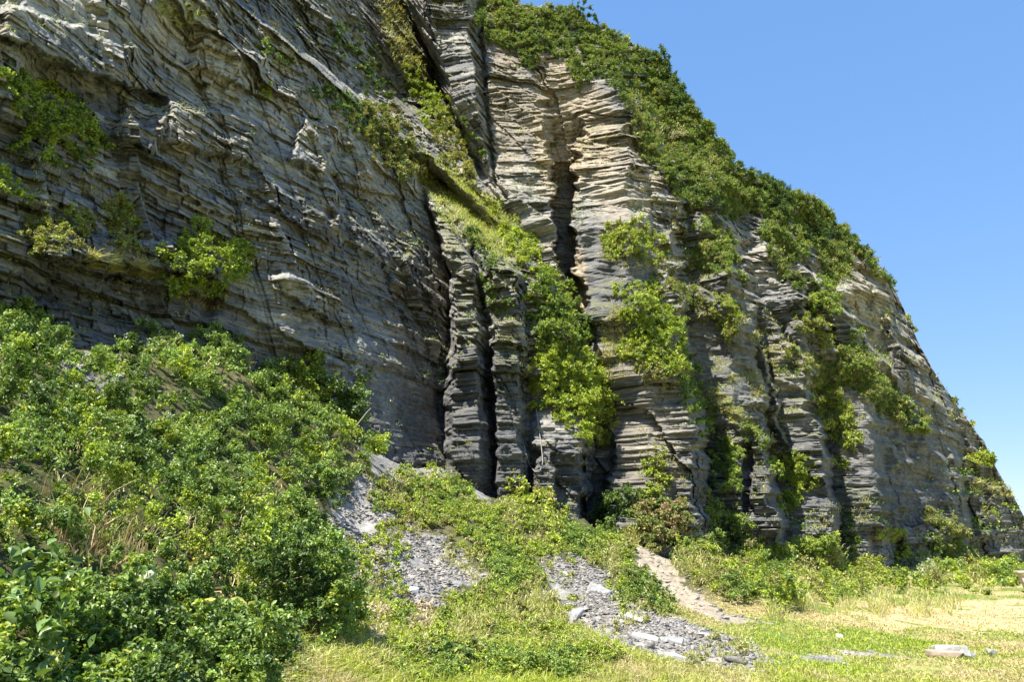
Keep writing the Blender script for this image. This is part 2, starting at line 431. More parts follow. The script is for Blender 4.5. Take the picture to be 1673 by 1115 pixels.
# joints step in and out from bed to bed
_e = ray(CX, CY)[2]
_zr = EYE[2] + _e / np.where(CX < 830, np.maximum(PLA(CX, CY), 1 / 60), foot_wall(np.maximum(CX, 900), CX, CY))
STEP = ((vnoise(_zr * 2.1, CX / 55, 201) - .5) * 19 + (vnoise(_zr * 6.5, CX / 30, 203) - .5) * 8) * (.45 + .55 * smooth(860, 900, CX)) * (1 - .4 * smooth(1250, 1550, CX))
def loft(px, py):
    lv = np.array(LV, float)
    wob = fbm(px / 60, py / 60, 77, 3) * 7 + fbm(px / 17, py / 17, 79, 2) * 2.5
    qx = px + wob + STEP
    li = np.clip(np.searchsorted(lv, py, side='right') - 1, 0, len(lv) - 2)
    t = np.clip((py - lv[li]) / (lv[li + 1] - lv[li]), 0, 1)
    out = np.empty(px.shape)
    for l in range(len(lv) - 1):
        sel = li == l
        if not sel.any(): continue
        x = qx[sel]; tt = t[sel]
        kx = KPX[l][None, :] + (KPX[l + 1] - KPX[l])[None, :] * tt[:, None] if len(x) < 1000 else None
        if kx is None:
            # process in bands of equal t
            tq = np.round(tt * 240) / 240
            res = np.empty(len(x))
            order = np.argsort(tq, kind='stable'); ts = tq[order]
            cuts = np.flatnonzero(np.diff(ts)) + 1
            for seg in np.split(order, cuts):
                q = tq[seg[0]]
                a = KPX[l] + (KPX[l + 1] - KPX[l]) * q
                b = KIR[l] + (KIR[l + 1] - KIR[l]) * q
                res[seg] = np.interp(x[seg], a, b)
            out[sel] = res
        else:
            b = KIR[l][None, :] + (KIR[l + 1] - KIR[l])[None, :] * tt[:, None]
            out[sel] = [np.interp(xx, ka, kb) for xx, ka, kb in zip(x, kx, b)]
    return 1 / out

R0 = loft(CX, CY)
# local noses and hollows of the near face: cx, cy, half width, half height, metres (minus = towards the viewer), tilt
for cx, cy, rx, ry, d, ang in [
    (110, 70, 130, 34, -.7, 22), (150, 150, 130, 30, .9, 18), (228, 205, 42, 36, -.8, 22), (345, 215, 88, 40, -.7, 14), (372, 100, 62, 34, -.6, 25),
    (300, 300, 130, 26, -.35, 24), (515, 235, 34, 46, -.7, 20), (620, 290, 70, 30, -.6, 12), (200, 490, 170, 40, .7, 14), (420, 545, 120, 22, .4, 28),
    (500, 480, 62, 20, -.45, 30), (480, 340, 90, 20, -.4, 34), (610, 400, 80, 20, -.4, 32), (690, 470, 60, 22, -.5, 25), (700, 420, 40, 30, -.4, 18), (690, 660, 34, 90, .3, 0), (560, 620, 50, 26, -.4, 30),
    (215, 412, 175, 26, -1.0, 8), (1000, 440, 66, 105, -.9, 0), (1220, 785, 10, 66, 1.3, 0), (1445, 915, 30, 42, 1.8, 0), (1290, 610, 40, 60, -.5, 0),
    (1395, 545, 50, 30, -.9, 25), (1430, 560, 30, 26, .8, 10), (1120, 300, 60, 40, -.5, 10), (930, 800, 30, 60, .8, 0)]:
    a = math.radians(ang)
    wx = fbm(CX / 22, CY / 22, 91, 3) * 9; wy = fbm(CX / 22 + 5, CY / 22, 92, 3) * 9
    u = ((CX - cx + wx) * math.cos(a) + (CY - cy + wy) * math.sin(a)) / rx
    v = (-(CX - cx + wx) * math.sin(a) + (CY - cy + wy) * math.cos(a)) / ry
    q = np.maximum(np.abs(u), np.abs(v))
    R0 = R0 + d * (1 - smooth(.72, 1.0, q))

# slanting crests of the buttresses: the rock stands forward on their lower left side
_qx = CX + STEP * 1.3 + fbm(CX / 45, CY / 45, 985, 3) * 14; _qy = CY + fbm(CX / 45 + 9, CY / 45, 986, 3) * 14
def crest(pts, d, wl, wr=8, rec=.7):
    """signed side of a polyline that runs from upper left to lower right"""
    global R0
    pts = np.asarray(pts, float)
    qx, qy = _qx, _qy
    best = np.full(CX.shape, 1e9); side = np.zeros(CX.shape); along = np.zeros(CX.shape)
    seg = np.hypot(*(pts[1:] - pts[:-1]).T); cum = np.concatenate([[0], np.cumsum(seg)])
    for k in range(len(pts) - 1):
        a, b = pts[k], pts[k + 1]; e = b - a
        t = np.clip(((qx - a[0]) * e[0] + (qy - a[1]) * e[1]) / (e @ e), 0, 1)
        dx = qx - a[0] - t * e[0]; dy = qy - a[1] - t * e[1]
        dd = np.hypot(dx, dy); m = dd < best
        best = np.where(m, dd, best); side = np.where(m, np.sign(e[0] * dy - e[1] * dx), side); along = np.where(m, cum[k] + t * seg[k], along)
    fade = smooth(0, 50, along) * (1 - .0 * smooth(cum[-1] - 30, cum[-1], along))
    fade = fade * np.where((along <= 0) | (along >= cum[-1]), np.exp(-best / 30), 1)
    left = np.exp(-best / wl)
    right = (1 - smooth(0, wr, best)) - rec * smooth(0, wr, best) * np.exp(-best / (wl * .6))
    R0 = R0 - d * fade * np.where(side > 0, left, right)
crest([(985, 375), (1045, 395), (1090, 440), (1112, 540), (1128, 640), (1150, 740), (1168, 860)], 1.3, 90)
crest([(1080, 430), (1130, 470), (1190, 505), (1245, 560), (1262, 640), (1275, 720)], 1.6, 70)
crest([(1120, 330), (1165, 380), (1205, 450), (1250, 520), (1310, 590), (1335, 680), (1345, 780), (1362, 900)], 1.8, 80)
crest([(1230, 380), (1270, 430), (1305, 480), (1345, 560), (1395, 590), (1440, 660), (1462, 760), (1470, 860)], 2.2, 80)
crest([(1320, 420), (1360, 500), (1400, 540), (1450, 600), (1510, 700), (1550, 770), (1572, 880)], 3.0, 70)
crest([(1400, 430), (1440, 500), (1490, 600), (1545, 690), (1590, 780), (1620, 880)], 3.4, 60)
crest([(1185, 690), (1230, 700), (1255, 760), (1268, 880)], 1.2, 36)
crest([(1205, 250), (1240, 330), (1290, 400), (1330, 470)], 1.6, 60)
crest([(1030, 100), (1060, 200), (1100, 300), (1120, 400)], 1.4, 70)
P0 = at(CX, CY, R0)
s = P0[..., 0] * .62 + P0[..., 1] * .78
zz = P0[..., 2]
def box(a, n):
    for ax in (0, 1):
        c = np.cumsum(np.concatenate([np.repeat(np.take(a, [0], ax), n, ax), a, np.repeat(np.take(a, [-1], ax), n, ax)], ax), ax)
        a = (np.take(c, np.arange(2 * n, c.shape[ax]), ax) - np.take(c, np.arange(0, c.shape[ax] - 2 * n), ax)) / (2 * n)
    return a
# how obliquely the face is seen: relief is meant across the face, so it grows along an oblique bearing
_Pb = at(CX, CY, box(R0, 30))
_nn = np.cross(np.gradient(_Pb, axis=1), np.gradient(_Pb, axis=0))
NB = _nn / np.linalg.norm(_nn, axis=-1, keepdims=True)
_rx, _ry, _ = ray(CX, CY)
_dt = NB[..., 0] * _rx + NB[..., 1] * _ry
NB = np.where((_dt > 0)[..., None], -NB, NB)
GZF = box(1 / np.clip(np.abs(_dt), .56, 1), 12)
# masks: calm = smooth grey shale, blocky elsewhere
def blob(cx, cy, rx, ry): return 1 - smooth(.6, 1.15, np.hypot((CX - cx) / rx, (CY - cy) / ry))
calm = np.clip(.45 * smooth(.1, .6, fbm(CX / 130 + 3, CY / 130, 161, 3)) + blob(1000, 440, 75, 95) + .9 * blob(1180, 580, 80, 125) + .8 * blob(1480, 740, 90, 140) + .55 * blob(1300, 650, 45, 100) + .5 * blob(1400, 700, 50, 90) + .5 * blob(640, 640, 95, 130) + .4 * blob(1070, 560, 80, 60), 0, 1)
sandy = np.clip(1.2 * blob(915, 190, 55, 150) + .8 * blob(960, 215, 50, 90) + blob(945, 470, 16, 70) + .6 * blob(830, 180, 40, 130) + .5 * blob(1020, 300, 60, 110) + .35 * blob(1060, 740, 70, 110) + .5 * blob(1430, 470, 50, 70), 0, 1)
# joint-bounded facets
def saw(x, per, seed, jit=.35):
    c = x / per
    i = np.floor(c); f = c - i
    e = .5 + (hash2(i.astype(np.int64), i.astype(np.int64) * 0, seed) - .5) * jit * 2
    h = hash2(i.astype(np.int64), i.astype(np.int64) * 0 + 1, seed)
    return np.where(f < e, f / np.maximum(e, .05), (1 - f) / np.maximum(1 - e, .05) * .6 - .2), h
sl = s + fbm(s * .2, zz * .2, 101, 2) * .9 + zz * .42
f1, h1 = saw(sl, 4.3, 5); f2, h2 = saw(sl * 1.0 + 4, 1.5, 6)
amp = 1 - .9 * calm
R1 = R0 - amp * ((f1 - .5) * .7 + (h1 - .5) * .8 + (f2 - .5) * .12 + (h2 - .5) * .16) - GZF * fbm(s * .3, zz * .3, 105, 4) * .45
# beds
_P1 = at(CX, CY, R1); zz = _P1[..., 2]; s = _P1[..., 0] * .62 + _P1[..., 1] * .78
zb = zz + fbm(s * .10, zz * .08, 111, 2) * .45 + fbm(s * .9, zz * .9, 113, 2) * .035 - s * .02
def beds(tmin, tmax, seed):
    r = np.random.default_rng(seed); th = r.uniform(tmin, tmax, 4000) ** 1.0
    e = np.cumsum(th) - 12
    return e[e < 75]
def bedding(zb, edges, wmin, wmax, seed, protr, blk, groove):
    i = np.searchsorted(edges, zb); i = np.clip(i, 1, len(edges) - 1)
    th = edges[i] - edges[i - 1]; f = (zb - edges[i - 1]) / th
    r = np.random.default_rng(seed + 1)
    pr = r.uniform(-1, 1, len(edges)); w = r.uniform(wmin, wmax, len(edges)); off = r.uniform(0, 9, len(edges))
    hard = r.uniform(0, 1, len(edges))
    b = s / w[i] + off[i] + .25 * fbm(s * .8, zz * .8, seed, 2)
    bi = np.floor(b).astype(np.int64); bf = b - bi
    hb = hash2(bi, i.astype(np.int64), seed)
    d = GZF * pr[i] * protr + (hb - .5) * 2 * blk
    edge = np.minimum(f, 1 - f) * th
    d = d - GZF * groove * (1 - smooth(0, .035, edge)) - groove * .8 * (1 - smooth(0, .05, np.minimum(bf, 1 - bf) * w[i]))
    return d, hard[i], hb, i
d0, hard0, hb0, i0 = bedding(zb, beds(1.6, 4.2, 11), 3.0, 9.0, 12, .30, .22, .05)
d1, hard1, hb1, i1 = bedding(zb, beds(.35, 1.2, 21), .7, 2.4, 22, .13, .20, .06)
d2, hard2, hb2, i2 = bedding(zb, beds(.06, .22, 31), .2, .9, 32, .085, .13, .035)
rough = fbm(s * 1.6, zz * 2.6, 121, 4) * .16 + fbm(s * 7, zz * 11, 125, 2) * .05
patch = .25 + 1.0 * smooth(-.4, .45, fbm(s * .28, zz * .28, 131, 3)); patch = patch * (1 - .45 * smooth(36, 55, R0))
R2 = R1 - amp * (.4 + .6 * patch) * .8 * (1 - .45 * smooth(36, 55, R0)) * (1 - .3 * (CX < 700)) * d0 - amp * (.3 + .7 * patch) * (1.0 * d1 * (1 - .3 * smooth(36, 55, R0)) + (1.1 - .3 * smooth(30, 45, R0)) * d2) - GZF * rough * (1 - .3 * calm)
R2 = np.maximum(R2, 6)
CPt = at(CX, CY, R2)
_Ps = at(CX, CY, box(R2, 2))
ND = np.cross(np.gradient(_Ps, axis=1), np.gradient(_Ps, axis=0)); ND /= np.linalg.norm(ND, axis=-1, keepdims=True) + 1e-9
ND = np.where((ND[..., 0] * _rx + ND[..., 1] * _ry > 0)[..., None], -ND, ND)
# rock colours: pale sandstone beds, dark shale beds, ochre weathering
shale = np.array([.122, .122, .122]); stone = np.array([.32, .30, .25]); ochre = np.array([.36, .26, .14]); tan = np.array([.45, .36, .235]); grey = np.array([.205, .20, .187])
hm = (.5 * hard1 + .5 * hard2 + .3 * hb2 + .25 * hard0 - .36 * (1 - smooth(6, 14, zz)) + .06 + .35 * fbm(s * .6, zz * .6, 171, 3))[..., None]
rc = shale + (grey - shale) * smooth(.35, .75, hm)
rc = rc + (stone - rc) * smooth(.85, 1.05, hm)
och = smooth(.15, .55, fbm(s * .5, zz * .5, 141, 4))[..., None] * smooth(.5, .9, hm)
rc = rc + (ochre - rc) * och * .35
dk = np.clip(1.35 * blob(1000, 450, 82, 112) + .7 * blob(1180, 570, 80, 110) + .6 * blob(1480, 740, 90, 120) + .6 * blob(200, 490, 190, 60) + .5 * blob(690, 620, 70, 130) + 1.1 * blob(800, 680, 75, 130) + .6 * blob(1230, 800, 90, 110), 0, 1)[..., None]  # darker grey over cone, smooth faces, pillars, ledge undercut and inner corner
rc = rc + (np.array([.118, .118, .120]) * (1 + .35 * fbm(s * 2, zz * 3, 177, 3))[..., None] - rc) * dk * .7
rc = rc + (tan - rc) * np.clip(sandy * .7, 0, .9)[..., None]
rc = rc * (1 + .25 * fbm(s * .2, zz * .2, 145, 3))[..., None]
ledge = smooth(.45, .8, ND[..., 2]) * smooth(-.05, .3, fbm(s * .22, zz * .22, 181, 4))
rc = rc + (np.array([.15, .155, .055]) - rc) * (ledge * .6)[..., None]
rc = rc * (1 + .38 * (1 - smooth(640, 760, CX)) * smooth(-.3, .3, fbm(s * .5, zz * .5, 211, 3)))[..., None]   # near face painted brighter in patches to offset weak sun, with some lichen tone
ncap = 26
ex = (np.linspace(0, 1, ncap + 1)[1:] ** 1.5)[:, None] * 26.0
capR = R2[-1][None, :] + ex
zt = CPt[-1, :, 2][None, :] - ex * .02 - .6 * smooth(0, 3, ex)
bx, by, _ = ray(CX[-1], CY[-1])
cap = np.stack([bx * capR, by * capR, zt + fbm(bx * capR * .3, by * capR * .3, 151, 3) * .4], -1)
allP = np.concatenate([CPt, cap], 0)
capc = np.broadcast_to(np.array([.06, .065, .03]), cap.shape)
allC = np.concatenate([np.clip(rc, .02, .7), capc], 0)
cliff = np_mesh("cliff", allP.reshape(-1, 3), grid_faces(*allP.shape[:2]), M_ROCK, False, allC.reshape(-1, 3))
tag(cliff, kind="structure")

# far headland seen past the end of the cliff
hx = np.linspace(0, 1, 80); hy = np.linspace(0, 1, 24)
HX, HY = np.meshgrid(hx, hy)
hb = np.radians(30.5 + 26 * HX)
prof = np.sin(np.pi * np.clip(HX * .92 + .08, 0, 1)) ** .7 * (46 + 9 * fbm(HX * 6, HX * 0, 5, 3))
hr = 640 - 160 * np.sin(HY * np.pi / 2)[::-1] * 0 + 150 * HY
hz = prof * np.sin(np.pi * HY) ** .6 + 3 * fbm(HX * 30, HY * 12, 6, 3) - 1
hill = np_mesh("distant_hill", np.stack([np.sin(hb) * hr, np.cos(hb) * hr, hz], -1).reshape(-1, 3), grid_faces(24, 80),
               plain_material("wooded_headland", (.045, .085, .06), .95, .05, .5, 1.0), True)
tag(hill, kind="structure")

# ------------------------------------------------------------------ what the survey hits at a photo point
_allv = np.concatenate([CPt.reshape(-1, 3), GP.reshape(-1, 3)], 0)
_gn = np.cross(np.gradient(GP, axis=1), np.gradient(GP, axis=0)); _gn /= np.linalg.norm(_gn, axis=-1, keepdims=True) + 1e-9
_gn = np.where(_gn[..., 2:] < 0, -_gn, _gn)
_alln = np.concatenate([NB.reshape(-1, 3), _gn.reshape(-1, 3)], 0)
ZS = 2.0; ZX0, ZY0 = -1000, -60
zw, zh = int((PW + 1200) / ZS), int((PH + 420) / ZS)
_px, _py = project(_allv)
_ix = np.floor((_px - ZX0) / ZS).astype(int); _iy = np.floor((_py - ZY0) / ZS).astype(int)
_dist = np.hypot(_allv[:, 0], _allv[:, 1])
_ok = (_ix >= 0) & (_ix < zw) & (_iy >= 0) & (_iy < zh) & (_allv[:, 1] > .3)
_id = np.flatnonzero(_ok)
_id = _id[np.argsort(-_dist[_id], kind='stable')]
ZB = np.full((zh, zw), -1, np.int64); ZB[_iy[_id], _ix[_id]] = _id
for _ in range(8):
    for dy, dx in ((0, 1), (0, -1), (1, 0), (-1, 0)):
        sh = np.roll(np.roll(ZB, dy, 0), dx, 1)
        ZB = np.where(ZB < 0, sh, ZB)
def surf(px, py):
    ix = np.clip(((np.asarray(px) - ZX0) / ZS).astype(int), 0, zw - 1); iy = np.clip(((np.asarray(py) - ZY0) / ZS).astype(int), 0, zh - 1)
    i = ZB[iy, ix]
    ok = (i >= 0) & (_dist[i] < 400)
    i = np.maximum(i, 0)
    return _allv[i], _alln[i], ok

# ------------------------------------------------------------------ foliage
def unit(v): return v / (np.linalg.norm(v, axis=-1, keepdims=True) + 1e-9)
UP = np.array([0, 0, 1.0])

def leaf_geo(pos, nrm, length, width, r, droop=.25):
    """Folded ovate leaves: six vertices, two faces each."""
    n = len(pos)
    t = unit(np.cross(nrm, r.normal(size=(n, 3))))
    t = unit(t - UP * droop); b = unit(np.cross(nrm, t)); nn = np.cross(t, b)
    L = length[:, None]; W = width[:, None]
    fold = (.12 + .2 * r.random(n))[:, None]
    v = np.empty((n, 6, 3))
    v[:, 0] = pos - t * L * .5
    v[:, 1] = pos - t * L * .12 + b * W * .5 + nn * W * fold
    v[:, 2] = pos + t * L * .22 + b * W * .38 + nn * W * fold
    v[:, 3] = pos + t * L * .5 - nn * L * .12
    v[:, 4] = pos + t * L * .22 - b * W * .38 + nn * W * fold
    v[:, 5] = pos - t * L * .12 - b * W * .5 + nn * W * fold
    i = np.arange(n)[:, None] * 6
    f = np.concatenate([i + [0, 1, 2, 3], i + [0, 3, 4, 5]], 0)
    return v.reshape(-1, 3), f

def blade_geo(pos, up, length, width, r, lean=.5):
    n = len(pos)
    d = unit(up + r.normal(size=(n, 3)) * lean * .5); side = unit(np.cross(d, r.normal(size=(n, 3))))
    out = unit(r.normal(size=(n, 3)) * [1, 1, .2])
    L = length[:, None]; W = width[:, None]
    m = pos + d * L * .55 + out * L * .1 * lean; tp = pos + d * L * (.95 - .25 * lean) + out * L * .5 * lean - UP * L * .1 * lean
    v = np.stack([pos - side * W * .5, pos + side * W * .5, m + side * W * .4, m - side * W * .4, tp + side * W * .06, tp - side * W * .06], 1)
    i = np.arange(n)[:, None] * 6
    f = np.concatenate([i + [0, 1, 2, 3], i + [3, 2, 4, 5]], 0)
    return v.reshape(-1, 3), f

PAL = {  # mean leaf colour, spread towards
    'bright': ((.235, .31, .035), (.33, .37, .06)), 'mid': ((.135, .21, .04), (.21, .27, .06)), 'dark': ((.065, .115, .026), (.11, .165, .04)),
    'olive': ((.21, .225, .065), (.29, .27, .10)), 'grass': ((.31, .33, .085), (.45, .40, .17)), 'straw': ((.52, .45, .26), (.38, .31, .17)),
    'silver': ((.29, .32, .20), (.39, .42, .30)), 'crest': ((.14, .19, .042), (.235, .265, .065)), 'lime': ((.30, .36, .045), (.37, .40, .07)),
    'litter': ((.42, .32, .23), (.55, .46, .36)), 'brown': ((.25, .165, .095), (.33, .23, .13)), 'near': ((.16, .245, .055), (.24, .31, .085)), 'broad': ((.13, .215, .055), (.20, .28, .085))}

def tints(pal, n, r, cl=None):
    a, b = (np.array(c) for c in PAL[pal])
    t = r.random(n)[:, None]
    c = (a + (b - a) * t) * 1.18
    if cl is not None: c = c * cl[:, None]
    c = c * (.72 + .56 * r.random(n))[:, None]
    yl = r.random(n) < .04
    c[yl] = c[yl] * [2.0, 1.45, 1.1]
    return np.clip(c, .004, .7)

def stroke_points(strokes, n, r, wob=.3):
    """n random photo points inside the chain of discs; also how deep inside each lies (0 rim .. 1 middle)."""
    st = np.asarray(strokes, float)
    w = st[:, 2] ** 2; k = r.choice(len(st), n, p=w / w.sum())
    a = r.random(n) * 2 * np.pi; q = np.sqrt(r.random(n))
    rad = st[k, 2] * (1 + wob * fbm(np.cos(a) * 1.7 + k * 5.3, np.sin(a) * 1.7, 9, 2))
    px = st[k, 0] + np.cos(a) * q * rad; py = st[k, 1] + np.sin(a) * q * rad
    dep = (1 - np.min(np.hypot(px[:, None] - st[None, :, 0], py[:, None] - st[None, :, 1]) / st[None, :, 2], 1)).clip(0, 1)
    return px, py, dep

def leaf_cloud(cen, out, crad, pal, r, lpx=5.5, lm=.05, cover=1.0, aspect=.55, squash=.8, droop=.25):
    """Leaf shells round cluster centres; returns vertices, faces, tints."""
    R = np.hypot(cen[:, 0], cen[:, 1])
    L = np.maximum(lm, lpx * R / 1356.0)
    n = np.maximum(6, (cover * 2 * np.pi * crad ** 2 / (.5 * aspect * 1.1 * L ** 2))).astype(int)
    n = np.minimum(n, 600)
    k = np.repeat(np.arange(len(cen)), n); m = len(k)
    NS = 7                                          # shoots of each clump, leaves set along them
    sd = unit(r.normal(size=(len(cen), NS, 3)) * .85 + out[:, None] * .55 + UP * .35)
    sl_ = crad[:, None] * r.uniform(.6, 1.75, (len(cen), NS))
    j = r.integers(0, NS, m); t = r.random(m) ** .75
    d = sd[k, j]; ln_ = sl_[k, j]
    pos = cen[k] - out[k] * (crad[k] * .35)[:, None] + d * (ln_ * t)[:, None] - UP * (droop * .9 * ln_ * t * t)[:, None] + r.normal(size=(m, 3)) * (crad[k] * .17)[:, None]
    nr = unit(d * .25 + UP * .6 + out[k] * .2 + r.normal(size=(m, 3)) * .6)
    ln = L[k] * (.65 + .7 * r.random(m)); 
    v, f = leaf_geo(pos, nr, ln, ln * aspect, r, droop)
    cl = (.75 + .5 * r.random(len(cen)))[k]
    return v, f, np.repeat(tints(pal, m, r, cl), 6, 0)

def blade_cloud(pos, out, lm, pal, r, lpx=9, wpx=1.5, lean=.6):
    R = np.hypot(pos[:, 0], pos[:, 1]); n = len(pos)
    L = np.maximum(lm, lpx * R / 1356.0) * (.5 + .8 * r.random(n)); W = np.maximum(.006, wpx * R / 1356.0) * (.6 + .6 * r.random(n))
    v, f = blade_geo(pos, unit(out + UP * .6), L, W, r, lean)
    return v, f, np.repeat(tints(pal, n, r), 6, 0)

def merge(parts):
    V, Fc, C = [], [], []; o = 0
    for v, f, c in parts:
        V.append(v); Fc.append(f + o); C.append(c); o += len(v)
    return np.concatenate(V), np.concatenate(Fc), np.concatenate(C)

def tube_geo(path, radii, sides=5):
    path = np.asarray(path, float); n = len(path)
    tang = unit(np.gradient(path, axis=0)); ref = np.array([.31, .77, .55])
    a = unit(np.cross(tang, ref)); b = np.cross(tang, a)
    ang = np.linspace(0, 2 * np.pi, sides, endpoint=False)
    v = path[:, None] + (a[:, None] * np.cos(ang)[None, :, None] + b[:, None] * np.sin(ang)[None, :, None]) * np.asarray(radii)[:, None, None]
    i = np.arange(n * sides).reshape(n, sides); j = np.roll(i, -1, 1)
    f = np.stack([i[:-1], j[:-1], j[1:], i[1:]], -1).reshape(-1, 4)
    return v.reshape(-1, 3), f

M_TWIG = plain_material("twig_bark", (.16, .12, .085), .85, 20, .4)
_count = [0]
def clusters(strokes, cpx, dens, hgt, r, lift=.35):
    st = np.asarray(strokes, float)
    cpx = cpx * .8
    area = (np.pi * st[:, 2] ** 2).sum() * .8
    n = max(3, int(dens * area / (np.pi * cpx ** 2)))
    px, py, dep = stroke_points(strokes, n, r)
    P, nr, ok = surf(px, py)
    P, nr, dep = P[ok], nr[ok], dep[ok]
    R = np.hypot(P[:, 0], P[:, 1])
    crad = cpx * R / 1356.0 * (.6 + .7 * r.random(len(P)))
    out = unit(nr + UP * .55)
    cen = P + out * (crad * lift + hgt * (.25 + .75 * r.random(len(P))) * np.sqrt(dep))[:, None]
    return P, nr, cen, out, crad

def shrub(label, strokes, pal='bright', cpx=15, dens=2.0, hgt=.5, lpx=5.5, lm=.05, cover=1.0, group=None, name="shrub", cat="shrub", stems=5, aspect=.55, mix=None, squash=.85, droop=.25):
    r = np.random.default_rng(1000 + _count[0]); _count[0] += 1
    P, nr, cen, out, crad = clusters(strokes, cpx * .78, dens * 1.0, hgt, r)
    lpx = lpx * (.72 if lpx < 12 else .85); cpx = cpx
    parts = [leaf_cloud(cen, out, crad, pal, r, lpx, lm, cover, aspect, squash, droop)]
    if mix:
        for p2, share in mix:
            m = r.random(len(cen)) < share
            if m.any(): parts.append(leaf_cloud(cen[m], out[m], crad[m] * 1.12, p2, r, lpx, lm, cover * .8, aspect, squash, droop))
    v, f, c = merge(parts)
    low = np.argsort(P[:, 2])[: max(1, len(P) // 5)]
    base = P[low].mean(0)
    if stems == 0:
        o = np_mesh(name, v - base, f, M_LEAF, False, c); o.location = base
        return tag(o, label, cat, group)
    e = bpy.data.objects.new(name, None); e.location = base; e.empty_display_size = .2; COL.objects.link(e)
    tag(e, label, cat, group)
    np_mesh("crown", v - base, f, M_LEAF, False, c, e)
    pick = r.choice(len(cen), min(stems, len(cen)), replace=False)
    tv = []
    for k in pick:
        a = P[k] * .5 + base * .5 if stems > 2 else base
        a = P[k]; b = cen[k] + out[k] * crad[k] * .8
        mid = (a + b) / 2 + r.normal(size=3) * .12 * np.linalg.norm(b - a) + UP * .04
        w = max(.006, .9 * np.hypot(a[0], a[1]) / 1356)
        t = np.linspace(0, 1, 6)[:, None]
        path = a * (1 - t) ** 2 + 2 * mid * t * (1 - t) + b * t ** 2
        vv_, ff_ = tube_geo(path - base, np.linspace(w * 1.3, w * .5, 6), 4)
        np_mesh("stem", vv_, ff_, M_TWIG, True, None, e)
    return e

def grass(label, strokes, pal='grass', n=500, lm=.25, lpx=10, wpx=1.5, lean=.7, group=None, name="grass_tuft", cat="grass tuft", mix=None):
    r = np.random.default_rng(1000 + _count[0]); _count[0] += 1
    px, py, dep = stroke_points(strokes, n, r)
    P, nr, ok = surf(px, py); P, nr = P[ok], nr[ok]
    clump = np.floor(r.random(len(P)) * max(3, n / 25)).astype(int)
    parts = []
    pals = [(pal, 1.0)] + (mix or [])
    tot = sum(w for _, w in pals); u = r.random(len(P)) * tot; acc = 0
    for p2, w in pals:
        m = (u >= acc) & (u < acc + w); acc += w
        if m.any(): parts.append(blade_cloud(P[m] - nr[m] * .01, nr[m] * .5, lm, p2, r, lpx, wpx, lean))
    v, f, c = merge(parts)
    base = P[np.argmin(P[:, 2])]
    o = np_mesh(name, v - base, f, M_BLADE, False, c); o.location = base
    return tag(o, label, cat, group)

def region_stuff(name, poly, layers, n_cl, cpx, hgt, seed, lpx=5.5, lm=.05, cover=1.0, squash=.8, holes=None, lift=.3, aspect=.55, noise_h=1.0, cut=-9, cpow=0):
    """An uncountable mass of leaves over an outlined area: one object."""
    r = np.random.default_rng(seed)
    poly = np.asarray(poly, float)
    x0, y0 = poly.min(0); x1, y1 = poly.max(0)
    px = r.uniform(x0, x1, n_cl * 3); py = r.uniform(y0, y1, n_cl * 3)
    wx = px + fbm(px / 40, py / 40, seed, 3) * 22; wy = py + fbm(px / 40 + 7, py / 40, seed + 1, 3) * 22
    m = in_poly(wx, wy, poly) & (fbm(px / 70, py / 70, seed + 5, 3) > cut)
    for h in holes or []:
        m &= ~in_poly(wx, wy, h)
    px, py = px[m][:n_cl], py[m][:n_cl]
    P, nr, ok = surf(px, py); P, nr, px, py = P[ok], nr[ok], px[ok], py[ok]
    R = np.hypot(P[:, 0], P[:, 1])
    crad = cpx * R / 1356.0 * (.5 + .9 * r.random(len(P)))
    out = unit(nr + UP * .6)
    hh = hgt * np.clip(.5 + noise_h * fbm(P[:, 0] * 1.1 / max(hgt, .3) * .6, (P[:, 1] + P[:, 2]) * 1.1 / max(hgt, .3) * .6, seed + 9, 3), .02, 1.6)
    cen = P + out * (crad * lift + hh * (.35 + .65 * r.random(len(P))))[:, None]
    sel = fbm(px / 55, py / 55, seed + 11, 3) + r.normal(size=len(P)) * .18
    edges = np.quantile(sel, np.cumsum([w for _, w in layers])[:-1] / sum(w for _, w in layers))
    which = np.searchsorted(edges, sel)
    parts = []
    for k, (pal, w) in enumerate(layers):
        mk = which == k
        if not mk.any(): continue
        if pal in ('grass', 'straw', 'brown'):
            rep = 16
            p = np.repeat(P[mk], rep, 0) + r.normal(size=(mk.sum() * rep, 3)) * np.repeat(crad[mk], rep)[:, None] * .8
            p = p + np.repeat(out[mk], rep, 0) * np.repeat(hh[mk] * .5, rep)[:, None]
            parts.append(blade_cloud(p, np.repeat(out[mk], rep, 0) * .6, lm * 3.2, pal, r, lpx * 2, 1.3, .8))
        else:
            parts.append(leaf_cloud(cen[mk], out[mk], crad[mk], pal, r, lpx, lm, cover, aspect, squash))
    v, f, c = merge(parts)
    o = np_mesh(name, v, f, M_LEAF, False, c)
    return tag(o, kind="stuff")

# ------------------------------------------------------------------ masses of greenery nobody could count
region_stuff("hilltop_vegetation", [(770, -60), (850, 0), (900, 8), (950, 18), (1000, 44), (1040, 66), (1075, 90), (1100, 126), (1150, 194), (1200, 258), (1270, 294),
    (1340, 330), (1400, 384), (1450, 444), (1472, 488), (1440, 455), (1410, 420), (1392, 400), (1385, 440), (1350, 470), (1335, 420), (1315, 400), (1300, 440), (1305, 480), (1270, 420), (1225, 355),
    (1190, 365), (1150, 345), (1115, 335), (1085, 275), (1055, 262), (1035, 205), (1005, 152), (975, 130), (945, 150), (920, 95), (885, 88), (870, 130), (840, 75), (800, 62), (778, 40)],
    [('dark', .2), ('crest', .45), ('mid', .22), ('olive', .08), ('grass', .05)], 8500, 5.5, .3, 501, 2.0, .05, 1.0, noise_h=1.5)
LEFT_HOLES = [[(70, 575), (170, 590), (160, 635), (110, 630)]]
